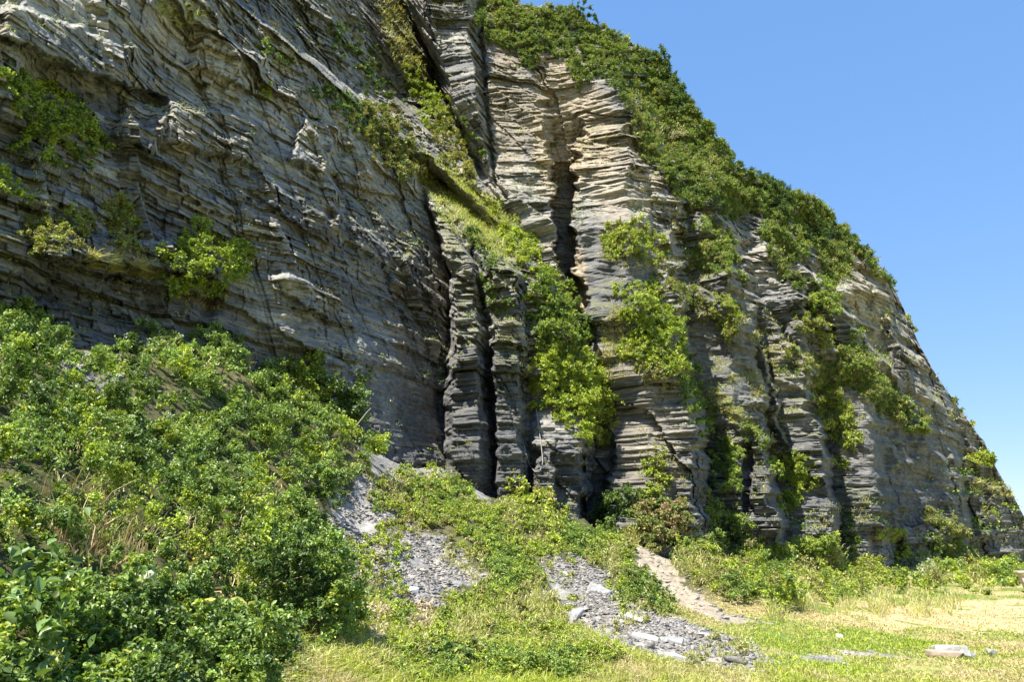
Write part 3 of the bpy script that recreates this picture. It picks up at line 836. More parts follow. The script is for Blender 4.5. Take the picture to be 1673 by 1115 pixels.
region_stuff("thicket_undergrowth", [(-950, 640), (-600, 520), (-220, 470), (0, 500), (60, 560), (150, 615), (230, 600), (310, 590), (400, 610), (540, 645), (600, 720), (610, 770), (560, 800), (535, 860),
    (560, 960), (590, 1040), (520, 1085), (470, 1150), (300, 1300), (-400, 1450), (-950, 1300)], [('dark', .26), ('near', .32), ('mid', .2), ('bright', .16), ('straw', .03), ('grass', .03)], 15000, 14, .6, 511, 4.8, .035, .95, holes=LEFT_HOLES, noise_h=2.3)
SAND_TRACK = [(1030, 880), (1066, 895), (1135, 950), (1205, 995), (1275, 1015), (1270, 1032), (1170, 1030), (1095, 988), (1040, 930)]
region_stuff("bank_creepers", [(640, 775), (720, 790), (830, 835), (860, 830), (950, 860), (1040, 870), (1045, 900), (1110, 960), (1130, 1000), (1010, 985), (990, 940), (930, 905), (880, 920), (900, 985),
    (960, 1040), (1020, 1085), (960, 1112), (760, 1120), (600, 1112), (590, 1085), (700, 1050), (740, 985), (800, 955), (790, 900), (720, 870), (650, 860), (610, 830), (600, 790)],
    [('mid', .28), ('bright', .34), ('olive', .18), ('grass', .2)], 7000, 7, .17, 521, 3.2, .03, .9, cut=-.55, holes=[SAND_TRACK])
region_stuff("foot_scrub", [(1100, 880), (1150, 890), (1260, 900), (1300, 880), (1340, 880), (1440, 940), (1480, 945), (1600, 925), (1680, 935), (1680, 958), (1560, 962), (1440, 968), (1300, 1000), (1240, 1008), (1180, 985), (1110, 940)],
    [('mid', .25), ('bright', .4), ('olive', .15), ('grass', .2)], 2600, 7, .6, 531, 3.0, .05, 1.0, noise_h=1.6, holes=[SAND_TRACK])

region_stuff("leaf_litter", [(585, 975), (640, 985), (700, 1000), (705, 1040), (680, 1075), (610, 1070), (580, 1030)], [('litter', .5), ('bright', .3), ('mid', .2)], 420, 9, .08, 541, 5, .03, .5)
region_stuff("scree_weeds", [(560, 840), (660, 850), (730, 860), (800, 900), (810, 960), (740, 1000), (600, 1000), (545, 920)], [('bright', .35), ('olive', .35), ('grass', .3)], 520, 7, .09, 551, 3.6, .03, .8, cut=-.12)
region_stuff("scree_weeds", [(880, 900), (935, 900), (1000, 945), (1100, 1010), (1220, 1045), (1230, 1080), (1120, 1100), (1000, 1075), (900, 1000)], [('bright', .3), ('olive', .35), ('grass', .35)], 300, 6, .08, 552, 3.6, .03, .8, cut=.0)
# lawn grass
r = np.random.default_rng(77)
n = 150000
px = r.uniform(380, 1720, n); py = 958 + 190 * r.random(n) ** .8
P, nr, ok = surf(px, py)
bare = np.zeros(n, bool)
for poly in (SCREE_A, SCREE_B, SCREE_D, SAND): bare |= gmask(poly, P[:, 0], P[:, 1], .35)
gr = gmask(GRAVEL, P[:, 0], P[:, 1], .5) & (fbm(P[:, 0] * 1.5, P[:, 1] * 1.5, 47, 3) > -.12)
dry = gmask(DRY, P[:, 0], P[:, 1], 1.5)
keep = ok & ~bare & ~(gr & (r.random(n) < .9)) & ~(dry & (r.random(n) < .75)) & (P[:, 2] < 1.1) & (fbm(P[:, 0] * 1.3, P[:, 1] * 1.3, 49, 3) + r.normal(size=n) * .2 > -.32)
P = P[keep]
g = fbm(P[:, 0] * .45, P[:, 1] * .45, 41, 4) + .6 * fbm(P[:, 0] * 2.3, P[:, 1] * 2.3, 43, 4) + r.normal(size=len(P)) * .22
near = 1 - smooth(9, 14, np.hypot(P[:, 0], P[:, 1])); g = g + .16 * (1 - near)
parts = []
for pal, m in (('lime', (g < -.1)), ('grass', (g >= -.1) & (g < .28)), ('straw', g >= .28)):
    hgt_ = .08 + .09 * near[m]
    Rm = np.hypot(P[m, 0], P[m, 1])
    L = hgt_ * (.5 + .9 * r.random(m.sum())); W = np.maximum(.004, 1.2 * Rm / 1356)
    v, f = blade_geo(P[m] - UP * .01, np.broadcast_to(UP, P[m].shape), L, W, r, .95)
    parts.append((v, f, np.repeat(tints(pal, m.sum(), r), 6, 0)))
v, f, c = merge(parts)
tag(np_mesh("lawn_grass", v, f, M_BLADE, False, c), kind="stuff")

# loose shale chips
def chips(outline, n, smin, smax, seed, zmax=9):
    r = np.random.default_rng(seed)
    o = np.array(outline); x = r.uniform(o[:, 0].min() - .5, o[:, 0].max() + .5, n * 4); y = r.uniform(o[:, 1].min() - .5, o[:, 1].max() + .5, n * 4)
    ex, ey = r.normal(size=(2, len(x))) * .22
    m = gmask(outline, x + ex, y + ey, .5) & (fbm(x * 1.1, y * 1.1, seed + 60, 3) > -.38); x, y = x[m][:n], y[m][:n]
    z = ground_z(x, y); n = len(x)
    sz = smin + (smax - smin) * r.random(n) ** 4
    a = r.random(n) * 2 * np.pi
    cube = np.array([[-1, -1, -1], [1, -1, -1], [1, 1, -1], [-1, 1, -1], [-1, -1, 1], [1, -1, 1], [1, 1, 1], [-1, 1, 1]]) * .5
    v = cube[None] * np.stack([sz, sz * (.45 + .4 * r.random(n)), sz * (.07 + .15 * r.random(n))], -1)[:, None] + r.normal(size=(n, 8, 3)) * (sz * .05)[:, None, None]
    tl = r.normal(size=n) * .35; ct, st = np.cos(tl)[:, None], np.sin(tl)[:, None]
    v = np.stack([v[..., 0] * ct - v[..., 2] * st, v[..., 1], v[..., 0] * st + v[..., 2] * ct], -1)
    ca, sa = np.cos(a)[:, None], np.sin(a)[:, None]
    v = np.stack([v[..., 0] * ca - v[..., 1] * sa, v[..., 0] * sa + v[..., 1] * ca, v[..., 2]], -1)
    v += np.stack([x, y, z + sz * .03], -1)[:, None]
    q = np.array([[0, 3, 2, 1], [4, 5, 6, 7], [0, 1, 5, 4], [1, 2, 6, 5], [2, 3, 7, 6], [3, 0, 4, 7]])
    f = (np.arange(n)[:, None, None] * 8 + q[None]).reshape(-1, 4)
    col = np.array([.32, .30, .27]) * (.65 + .6 * r.random(n))[:, None]
    w = r.random(n) < .15; col[w] = np.array([.42, .37, .30])
    return v.reshape(-1, 3), f, np.repeat(col, 8, 0)
v, f, c = merge([chips(SCREE_A, 20000, .015, .10, 1), chips(SCREE_A, 60, .10, .24, 11), chips(SCREE_B, 30000, .012, .10, 2), chips(SCREE_B, 130, .10, .3, 12), chips(SCREE_C, 1200, .05, .3, 3), chips(SCREE_D, 900, .02, .16, 4), chips(GRAVEL, 900, .015, .08, 5), chips(WINDOW_B, 500, .03, .2, 8), chips(SAND, 700, .03, .14, 6)])
tag(np_mesh("shale_rubble", v, f, M_GROUND, False, c), kind="stuff")

# sparse grass and small herbs on the ledges of the cliff
r = np.random.default_rng(99)
wgt = smooth(.35, .75, ND[..., 2]) * smooth(-.15, .3, fbm(CX / 60, CY / 60, 191, 4)) * (R2 < 130)
wgt[:, CX[0] < 0] = 0
cand = np.flatnonzero(r.random(wgt.size) < wgt.ravel() * (.05 + .05 * (CX.ravel() > 1000)))
P = CPt.reshape(-1, 3)[cand]; out = unit(NB.reshape(-1, 3)[cand] * .4 + UP)
pxx = CX.ravel()[cand]
kindk = fbm(pxx / 45, CY.ravel()[cand] / 45, 195, 3) + r.normal(size=len(P)) * .15
parts = []
for pal, m in (('olive', kindk < -.05), ('grass', (kindk >= -.05) & (kindk < .2)), ('mid', kindk >= .2)):
    rep_ = 5
    p = np.repeat(P[m], rep_, 0); Rr = np.hypot(p[:, 0], p[:, 1])[:, None]
    p = p + r.normal(size=p.shape) * Rr * 3.0 / 1356
    if pal == 'mid':
        ln = 3.2 * Rr[:, 0] / 1356 * (.6 + .8 * r.random(len(p)))
        v, f = leaf_geo(p + np.repeat(out[m], rep_, 0) * ln[:, None], unit(np.repeat(out[m], rep_, 0) + r.normal(size=p.shape) * .7), ln, ln * .6, r)
        parts.append((v, f, np.repeat(tints('mid', len(p), r), 6, 0)))
    else:
        parts.append(blade_cloud(p, np.repeat(out[m], rep_, 0), .1, pal, r, 5.5, 1.2, .9))
v, f, c = merge(parts)
tag(np_mesh("ledge_grass", v, f, M_BLADE, False, c), kind="stuff")

# ------------------------------------------------------------------ single plants on the near face
FACE = "plants rooted on the near rock face"
shrub("glossy green shrub clinging under the dark overhang at the far left of the rock face", [(20, 150, 40), (70, 185, 48), (120, 215, 42), (60, 235, 40), (150, 240, 26)], 'bright', 15, 2.2, .3, 6, .05, 1.0, FACE, mix=[('dark', .3)])
shrub("small leafy clump cut by the left photo edge, below the big overhang shrub", [(5, 300, 26), (38, 325, 15)], 'bright', 11, 2.2, .2, 6, group=FACE, stems=2)
shrub("low straggling mixed green clump on the ledge left of the dry grass fringe", [(60, 385, 34), (120, 375, 34), (185, 350, 30), (205, 385, 30)], 'olive', 10, 2.8, .35, 4.5, group=FACE, mix=[('bright', .35)])
grass("pale dry grass fringe drooping over the dark undercut on the near face", [(150, 428, 13), (185, 434, 13), (220, 440, 14), (245, 446, 12)], 'straw', 1500, .3, 16, 1.4, .9, FACE, mix=[('grass', .8)])
shrub("large bright round leafed bush at the right end of the dry grass fringe", [(290, 430, 42), (345, 435, 48), (320, 390, 28), (385, 425, 30), (310, 375, 16), (290, 462, 20)], 'bright', 13, 2.4, .35, 6, group=FACE, mix=[('mid', .3)])
grass("brownish withered tuft hanging just below the large bright ledge bush", [(310, 485, 16), (345, 490, 22), (365, 480, 14)], 'brown', 420, .2, 10, 1.2, .9, FACE, mix=[('grass', .6)])
shrub("pair of small ivy sprigs high on the near face left of the green ridge", [(434, 78, 15), (452, 90, 12), (468, 98, 13)], 'mid', 8, 2.2, .15, 5, group=FACE, stems=2)
shrub("lone tiny leafy sprig on bare rock below the pair of ivy sprigs", [(434, 148, 13)], 'bright', 7, 2.4, .12, 5, group=FACE, stems=2)
grass("yellow grass tuft at the top edge of the photo on the near face", [(268, 18, 15), (300, 28, 20), (325, 30, 10)], 'grass', 500, .3, 13, 1.2, .9, FACE)
grass("dry grassy patch on broken rock between the overhang shrub and the ledge bush", [(150, 300, 24), (100, 285, 22), (60, 265, 20), (190, 335, 20)], 'olive', 900, .15, 7, 1.3, .9, FACE, mix=[('straw', .4), ('brown', .3)])
shrub("small sprig on grey rock left of the banded inner corner", [(597, 612, 12), (588, 622, 9)], 'mid', 7, 2.2, .12, 5, group=FACE, stems=2)
shrub("wiry sprig rooted below the banded rock beside the thicket's right edge", [(575, 660, 12), (570, 690, 12)], 'olive', 7, 1.6, .15, 5, group=FACE, stems=3)

RIDGE = "greenery along the slanting ridge"
shrub("dark ivy trail at the upper start of the slanting ridge", [(508, 150, 11), (530, 160, 15), (555, 172, 22), (580, 192, 27)], 'dark', 9, 2.2, .25, 4.5, group=RIDGE, name="creeper", cat="creeper", stems=0, mix=[('mid', .3)])
shrub("dense two tone bush bulging from the middle of the slanting ridge", [(605, 205, 37), (635, 235, 44), (655, 262, 34), (680, 285, 22)], 'olive', 11, 2.4, .5, 4.5, group=RIDGE, mix=[('dark', .35), ('grass', .15)])
grass("reddish seed heads standing above the two tone ridge bush", [(605, 178, 15), (640, 192, 15)], 'brown', 240, .35, 12, 1.0, .5, RIDGE)
grass("long strip of yellow green grass down the lower half of the slanting ridge", [(690, 262, 16), (722, 282, 24), (752, 308, 28), (782, 340, 28), (812, 366, 26), (700, 285, 20), (720, 305, 29), (745, 330, 37), (770, 355, 39), (800, 380, 37), (825, 400, 27)], 'grass', 6500, .3, 10, 1.4, .8, RIDGE, mix=[('bright', .7)])
shrub("leafy sprig poking up beside the top of the ridge grass strip's lower end", [(810, 332, 11), (803, 345, 10)], 'lime', 7, 2.4, .3, 5.5, group=RIDGE, stems=2)
shrub("dark ivy curtain in the shaded gap just under the ridge grass strip", [(768, 385, 17), (780, 410, 18), (785, 440, 12)], 'dark', 9, 2.2, .15, 4.5, group=RIDGE, name="creeper", cat="creeper", stems=0)
shrub("shaded dark ivy patch in the recess above the slanting ridge", [(560, 60, 29), (585, 100, 34), (610, 140, 32), (640, 175, 24)], 'dark', 11, 1.5, .2, 4.2, group=RIDGE, name="creeper", cat="creeper", stems=0, mix=[('olive', .2)])
grass("grassy crest of the upper green rib at the top edge of the photo", [(640, 12, 27), (650, 45, 29), (662, 85, 29), (675, 115, 24)], 'grass', 1800, .35, 8, 1.3, .8, RIDGE, mix=[('olive', .8)])
shrub("bright leafy bush halfway down the upper green rib", [(672, 128, 22), (690, 155, 29), (712, 185, 32)], 'bright', 10, 2.3, .4, 4.5, group=RIDGE, mix=[('mid', .35)])
shrub("paler trailing bush at the lower end of the upper green rib", [(722, 205, 32), (742, 240, 29), (758, 272, 22), (768, 292, 12)], 'olive', 10, 2.2, .35, 4.2, group=RIDGE, mix=[('grass', .3), ('dark', .2)])
shrub("thin vine hanging in the dark joint right of the rock prow", [(752, 185, 10), (765, 200, 11), (775, 225, 11), (785, 250, 10)], 'mid', 7, 2.0, .15, 4, group=RIDGE, name="creeper", cat="creeper", stems=0)

GULLY = "shrubs of the green gully between the pillars and the cone"
shrub("bright light green bush at the head of the green gully above the pillars", [(835, 382, 24), (852, 400, 26), (862, 425, 24), (842, 412, 20)], 'lime', 11, 2.4, .5, 5, group=GULLY, mix=[('mid', .25)])
shrub("blue green ivy draped over the top of the rock pillars", [(808, 425, 13), (800, 455, 15), (803, 485, 18), (818, 500, 16), (795, 500, 13)], 'mid', 8, 2.0, .12, 4.5, group=GULLY, name="creeper", cat="creeper", stems=0, mix=[('dark', .3)])
shrub("upper leafy bush of the gully beside the pale sand chute", [(880, 465, 26), (905, 478, 33), (925, 495, 22), (870, 490, 20)], 'mid', 11, 2.3, .5, 4.5, group=GULLY, mix=[('bright', .45)])
shrub("middle bush of the gully with one reddish leafed spot and dark hollows", [(890, 525, 33), (920, 535, 40), (905, 565, 40), (950, 560, 24)], 'mid', 11, 2.2, .6, 4.5, group=GULLY, mix=[('dark', .3), ('bright', .35)])
shrub("biggest shiny bush of the gully, overhanging the grey rock right of the pillars", [(900, 605, 40), (930, 625, 51), (945, 660, 53), (975, 665, 37), (900, 645, 40), (960, 690, 40), (975, 715, 20)], 'bright', 13, 2.6, .9, 5, group=GULLY, stems=8, mix=[('lime', .3), ('mid', .2)])
shrub("small bush with red brown tips at the left foot of the gully's middle bush", [(858, 600, 13), (866, 622, 15), (872, 640, 11)], 'olive', 8, 2.2, .25, 4.5, group=GULLY, stems=3, mix=[('brown', .3)])

CONE = "tufts and bushes on the dark cone and its buttress"
shrub("feathery bush crowning the dark shale cone", [(1010, 392, 29), (1035, 390, 32), (1060, 410, 29), (1000, 408, 20)], 'bright', 10, 2.2, .45, 4.2, group=CONE, mix=[('olive', .3)])
grass("dry pinkish grass under the bush crowning the shale cone", [(995, 415, 17), (1020, 425, 17), (1050, 430, 20), (1075, 430, 17)], 'olive', 840, .2, 7, 1.2, .9, CONE, mix=[('straw', .6)])
shrub("small tuft on the right flank of the shale cone", [(1010, 478, 12), (1040, 482, 22), (1065, 480, 20)], 'bright', 8, 2.1, .2, 4.2, group=CONE, stems=2)
shrub("leafy strip joining the cone tuft to the bush above the lit buttress", [(1070, 455, 12), (1072, 475, 15), (1055, 495, 17)], 'olive', 8, 2.0, .2, 4, group=CONE, stems=2, mix=[('bright', .3)])
shrub("round bright bush at the top of the lit buttress", [(1050, 515, 37), (1075, 535, 37), (1060, 550, 32), (1090, 560, 29)], 'bright', 11, 2.3, .55, 4.4, group=CONE, mix=[('mid', .3)])
shrub("flat lime leafed creeper over the brow of the lit buttress", [(1030, 572, 22), (1055, 580, 29), (1085, 590, 27), (1105, 600, 22)], 'lime', 9, 2.2, .3, 4.4, group=CONE, name="creeper", cat="creeper", stems=0, mix=[('mid', .3)])
grass("yellow grass slope left of the bright bush on the lit buttress", [(1005, 540, 24), (1010, 570, 27), (985, 590, 17), (1015, 520, 20), (990, 615, 12)], 'grass', 1600, .25, 8, 1.2, .9, CONE, mix=[('straw', .35)])
shrub("grey green tuft drooping on the banded face of the lit buttress", [(1065, 612, 22), (1085, 625, 20), (1050, 605, 15)], 'olive', 8, 2.0, .2, 4, group=CONE, stems=3)
shrub("long dark ivy hanging down the shaded right edge of the lit buttress", [(1112, 590, 17), (1122, 615, 22), (1132, 645, 24), (1145, 675, 24), (1152, 700, 15)], 'mid', 9, 2.2, .3, 4.2, group=CONE, name="creeper", cat="creeper", stems=0, mix=[('dark', .35), ('bright', .2)])
shrub("straggly green plant climbing the lower front of the lit buttress", [(1075, 740, 12), (1068, 765, 17), (1075, 790, 22), (1065, 815, 24)], 'bright', 8, 1.8, .25, 4.2, group=CONE, mix=[('olive', .3)])
shrub("tall brown flecked bush at the foot of the lit buttress", [(1060, 840, 27), (1085, 855, 34), (1070, 880, 32), (1105, 845, 22)], 'olive', 10, 2.3, .5, 4.2, group=CONE, stems=7, mix=[('brown', .18), ('mid', .3)])
shrub("dark leafed bush in the shadow left of the lit buttress foot", [(1010, 830, 29), (1030, 815, 22), (985, 850, 24), (1000, 862, 24)], 'dark', 10, 2.1, .4, 4.2, group=CONE, mix=[('mid', .4)])

STEEP = "bushes scattered over the steep sea cliff"
shrub("round dark centred bush on bare rock below the hilltop greenery", [(1148, 425, 24), (1172, 430, 29), (1160, 412, 20), (1130, 428, 15)], 'mid', 9, 2.3, .45, 3.0, group=STEEP, mix=[('grass', .15), ('olive', .4)])
shrub("leafy chain linking the hilltop greenery to the round dark centred bush", [(1150, 372, 17), (1170, 385, 20), (1185, 402, 20), (1195, 425, 12), (1205, 455, 11)], 'mid', 8, 2.1, .3, 3.0, group=STEEP, stems=3, mix=[('grass', .15), ('bright', .4)])
shrub("olive bush on a slanting ledge right of the shale cone", [(1098, 468, 15), (1118, 482, 20), (1140, 498, 17)], 'olive', 8, 2.2, .3, 3.0, group=STEEP, stems=3, mix=[('grass', .15), ('mid', .3)])
shrub("bright tuft at the right end of the slanting ledge above the smooth grey face", [(1175, 500, 22), (1192, 512, 17), (1185, 535, 17), (1190, 550, 11)], 'bright', 8, 2.2, .3, 3.0, group=STEEP, stems=3, mix=[('grass', .15), ('olive', .4)])
grass("thin yellow grass trail running down the slanting ledges of the grey face", [(1215, 520, 9), (1240, 545, 9), (1255, 575, 10), (1268, 600, 9), (1150, 520, 10)], 'grass', 520, .25, 6, 1.2, .9, STEEP)
grass("yellow grass on the ledge right of the hanging ivy of the lit buttress", [(1165, 645, 12), (1182, 662, 16), (1200, 680, 15), (1222, 695, 12)], 'grass', 900, .25, 7, 1.2, .9, STEEP, mix=[('bright', .3)])
grass("small pale tuft in the middle of the smooth grey face", [(1230, 615, 13), (1235, 640, 11), (1195, 620, 9)], 'olive', 440, .25, 6, 1.2, .9, STEEP, mix=[('straw', .3)])
shrub("bushy patch under the brow right of the dark ivy stripe", [(1340, 470, 22), (1352, 492, 24), (1335, 500, 20), (1360, 515, 15)], 'mid', 9, 2.2, .45, 3.0, group=STEEP, mix=[('grass', .15), ('bright', .35)])
shrub("yellowish bush just below the patch under the brow", [(1322, 530, 20), (1335, 545, 20), (1345, 558, 15), (1305, 520, 12)], 'olive', 8, 2.1, .35, 3.0, group=STEEP, stems=3, mix=[('grass', .15), ('bright', .4)])
shrub("tiny green sprig inside the hollow of the steep cliff", [(1398, 545, 12), (1392, 552, 9)], 'mid', 6, 2.2, .25, 3.0, group=STEEP, stems=2)
shrub("upper left arm of the great sloping green patch, a narrow band of low bushes", [(1290, 580, 10), (1310, 592, 16), (1330, 605, 20), (1345, 625, 22)], 'olive', 8, 2.2, .4, 3.0, group=STEEP, name="creeper", cat="creeper", stems=0, mix=[('grass', .15), ('mid', .4)])
shrub("peaked top of the great sloping green patch", [(1378, 575, 17), (1390, 590, 27), (1375, 605, 27), (1405, 612, 29)], 'mid', 9, 2.3, .5, 3.0, group=STEEP, mix=[('grass', .15), ('olive', .5)])
shrub("long right tongue of the great sloping green patch ending on dark rock", [(1425, 632, 27), (1445, 652, 24), (1468, 672, 24), (1492, 690, 20), (1505, 700, 12)], 'mid', 9, 2.3, .5, 3.0, group=STEEP, name="creeper", cat="creeper", stems=0, mix=[('grass', .15), ('olive', .4)])
shrub("lower left tongue of the great sloping green patch, brightest at its tip", [(1348, 650, 24), (1358, 675, 27), (1370, 700, 27), (1385, 718, 20)], 'bright', 9, 2.3, .45, 3.0, group=STEEP, name="creeper", cat="creeper", stems=0, mix=[('grass', .15), ('olive', .4)])
tagd = shrub("smooth lens shaped green mound on a ledge of the farthest buttress", [(1588, 752, 11), (1603, 748, 13), (1618, 753, 11)], 'lime', 5, 3.0, .5, 2.6, group=STEEP, stems=2, squash=.6)
shrub("small tuft on the ledge under the tip of the lower left tongue", [(1368, 752, 11), (1375, 760, 10)], 'bright', 6, 2.1, .3, 3.2, group=STEEP, stems=2)
grass("thin grass on the pale ledges below the lens shaped mound", [(1600, 795, 15), (1630, 800, 15), (1650, 808, 10), (1615, 835, 11)], 'grass', 520, .4, 5, 1.2, .8, STEEP)
for lab, st, pal in [("dark scrubby bush poking above the skyline near the top of the photo", [(948, 20, 9), (955, 26, 11), (966, 32, 10)], 'dark'),
                     ("dark brown tinged bush on the skyline right of the topmost one", [(1078, 100, 13), (1090, 118, 14), (1100, 138, 12)], 'dark'),
                     ("low dark bush on the far brow above the bare ochre rock", [(1392, 395, 8), (1402, 412, 9), (1410, 428, 8)], 'dark')]:
    shrub(lab, st, pal, 8, 2.6, 1.1, 3.0, .06, 1.1, "bushes breaking the skyline", stems=3)
for lab, st in [("small clump of brow grass on the far skyline above the lower cliff", [(1485, 520, 6), (1492, 540, 6)]),
                ("lower clump of brow grass on the far skyline near the lens shaped mound", [(1560, 655, 6), (1575, 675, 6), (1588, 692, 5)])]:
    shrub(lab, st, 'mid', 6, 2.6, .3, 3, group="bushes breaking the skyline", stems=2, mix=[('grass', .4)])

FOOT = "bushes along the foot of the cliff"
shrub("round leafed bush high in the shaded cleft right of the lit buttress", [(1172, 735, 22), (1190, 755, 26), (1178, 780, 22), (1198, 790, 16)], 'mid', 10, 2.4, .5, 4, group=FOOT, mix=[('bright', .5)])
shrub("broad leafed creeper mound below the shaded cleft", [(1165, 838, 16), (1185, 858, 24), (1210, 870, 24), (1228, 888, 16), (1170, 872, 18)], 'mid', 10, 2.3, .4, 4.2, group=FOOT, mix=[('bright', .35)])
shrub("little bush on the rock stump between the cleft bush and the creeper mound", [(1150, 810, 12), (1158, 825, 10)], 'olive', 7, 2.1, .25, 3.8, group=FOOT, stems=2)
shrub("tufted bush on the head of the narrow pillar with the dark slot", [(1225, 712, 14), (1240, 725, 12), (1215, 705, 9)], 'mid', 8, 2.2, .3, 3.8, group=FOOT, stems=3)
shrub("large hanging bush between two dark clefts left of the smooth big face", [(1275, 760, 22), (1300, 770, 28), (1312, 790, 24), (1290, 800, 24), (1288, 825, 16)], 'bright', 10, 2.4, .6, 3.8, group=FOOT, stems=7, mix=[('mid', .4)])
shrub("slim ivy column hanging in the dark cleft left of the smooth big face", [(1385, 845, 9), (1382, 865, 11), (1392, 885, 10)], 'mid', 7, 2.2, .25, 3.6, group=FOOT, name="creeper", cat="creeper", stems=0, mix=[('bright', .3)])
shrub("flat overhanging green cap on the ledge above the dark cave", [(1435, 876, 9), (1455, 874, 11), (1472, 872, 8)], 'lime', 6, 2.4, .3, 3.2, group=FOOT, stems=2)
shrub("slanting olive bush on the smooth big face above the silvery bush", [(1515, 845, 12), (1530, 850, 16), (1548, 862, 17), (1565, 872, 12)], 'olive', 8, 2.3, .5, 3.2, group=FOOT, mix=[('mid', .4)])
shrub("silvery flowered bush at the cliff foot right of the dark cave", [(1500, 925, 22), (1525, 935, 24), (1545, 925, 20)], 'silver', 9, 2.2, .6, 3.6, group=FOOT, mix=[('olive', .4), ('mid', .2)])
shrub("green bush behind and right of the silvery flowered bush", [(1545, 900, 18), (1568, 915, 22), (1580, 935, 18), (1520, 895, 14)], 'mid', 9, 2.3, .7, 3.4, group=FOOT, mix=[('olive', .4)])
shrub("last bush along the cliff foot before the wooden table", [(1605, 930, 20), (1628, 938, 18), (1590, 945, 14)], 'mid', 9, 2.3, .6, 3.4, group=FOOT, mix=[('bright', .4)])
shrub("leafy sapling in front of the dark cave mouth", [(1472, 905, 12), (1465, 918, 11), (1480, 915, 10)], 'bright', 7, 2.0, .5, 3.6, group=FOOT, stems=3)
grass("pale dry reed clump at the top of the sandy runnel", [(1120, 885, 18), (1150, 905, 24), (1180, 915, 20), (1165, 895, 18)], 'straw', 750, .6, 18, 1.2, .8, FOOT, mix=[('grass', .7)])
shrub("dark bamboo like bush right of the sandy runnel", [(1200, 955, 24), (1222, 975, 20), (1190, 975, 20), (1215, 940, 18)], 'olive', 9, 2.3, .5, 4, group=FOOT, stems=6, mix=[('dark', .35), ('brown', .08)])
shrub("rusty leafed low bush between the reed clump and the bamboo like bush", [(1178, 938, 13), (1192, 946, 11), (1165, 932, 10)], 'brown', 8, 2.0, .3, 3.8, group=FOOT, stems=3, mix=[('olive', .5)])
shrub("dark shadowed bush left of the sandy runnel above the grey scree", [(1040, 972, 24), (1068, 982, 24), (1092, 998, 17), (1022, 985, 16), (1052, 955, 16)], 'mid', 10, 2.3, .5, 4.2, group=FOOT, stems=6, mix=[('dark', .3), ('olive', .2)])

BANK = "bushes on the scree bank"
shrub("yellow green bush with brown stems standing on the scree bank", [(850, 815, 22), (880, 825, 26), (865, 845, 24), (905, 850, 18), (845, 800, 14), (895, 880, 20)], 'lime', 11, 1.9, .75, 6.5, group=BANK, stems=14, mix=[('brown', .12), ('olive', .2)])
shrub("leafy bush on the upper scree right of the thicket", [(655, 785, 20), (678, 800, 24), (700, 815, 20), (690, 830, 14)], 'mid', 10, 2.2, .45, 4.5, group=BANK, mix=[('bright', .4), ('olive', .2)])
shrub("bright low bush beside the leafy bush on the upper scree", [(715, 785, 14), (725, 805, 15), (705, 770, 9)], 'bright', 8, 2.2, .3, 4.2, group=BANK, stems=3)
shrub("green island bush in the middle of the grey scree", [(635, 905, 16), (655, 920, 16), (640, 930, 12), (665, 905, 10)], 'bright', 9, 2.2, .3, 5, group=BANK, mix=[('mid', .4)])
shrub("low grass like bush at the upper edge of the middle scree", [(640, 880, 12), (625, 868, 10), (660, 872, 9)], 'olive', 8, 2.0, .2, 4.5, group=BANK, stems=2)
shrub("dark broad leafed clump at the bottom edge of the photo on the lawn's rim", [(725, 1082, 22), (755, 1090, 24), (700, 1088, 16), (775, 1075, 14)], 'dark', 13, 2.0, .2, 9, group=BANK, stems=3, mix=[('mid', .5)])

THK = "bushes rising from the left thicket"
shrub("tall leaning bush at the top of the thicket against the dark undercut", [(225, 555, 22), (250, 580, 30), (275, 600, 26), (240, 610, 20)], 'mid', 12, 2.2, .9, 6, .05, 1.0, THK, mix=[('silver', .25), ('bright', .2)])
shrub("wide pale leafed bush in the middle top of the thicket", [(330, 580, 34), (365, 600, 36), (320, 625, 36), (360, 640, 34)], 'near', 13, 2.3, .9, 6, .05, 1.0, THK, mix=[('mid', .3)])
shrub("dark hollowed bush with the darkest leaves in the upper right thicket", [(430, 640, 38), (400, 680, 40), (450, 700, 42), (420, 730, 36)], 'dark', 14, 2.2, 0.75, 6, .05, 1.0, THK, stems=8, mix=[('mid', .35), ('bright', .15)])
shrub("bright bush at the thicket's right shoulder below the bare grey face", [(490, 610, 28), (510, 640, 26), (475, 640, 28), (510, 600, 18)], 'bright', 12, 2.3, 0.68, 5.5, .05, 1.0, THK, mix=[('mid', .3)])
shrub("feathery pale bush at the right end of the thicket above the shaded scree", [(505, 710, 32), (530, 740, 34), (500, 760, 36), (545, 775, 24), (480, 730, 26)], 'near', 13, 2.4, 0.75, 5.5, .05, 1.0, THK, stems=8, mix=[('bright', .4)])
shrub("drooping dark bush whose skirt shades the upper scree", [(540, 800, 26), (520, 825, 30), (490, 815, 28), (560, 790, 18)], 'mid', 12, 2.4, 0.68, 5.5, .05, 1.0, THK, mix=[('dark', .4)])
shrub("light green bush at the left photo edge in the upper thicket", [(10, 540, 36), (50, 560, 34), (20, 590, 34), (90, 600, 24)], 'near', 14, 2.2, 0.60, 7, .05, 1.0, THK, mix=[('dark', .25)])
shrub("broad bright bush at the left edge just under the bare rock window", [(40, 690, 48), (100, 680, 46), (80, 730, 50), (160, 720, 40), (10, 740, 40)], 'bright', 16, 2.3, 0.60, 8, .05, 1.0, THK, stems=8, mix=[('mid', .4)])
shrub("glossy mid thicket bush with pale new leaves", [(250, 740, 46), (310, 760, 46), (280, 800, 44), (350, 720, 36)], 'near', 16, 2.3, 0.60, 7.5, .05, 1.0, THK, stems=8, mix=[('silver', .15), ('mid', .3)])
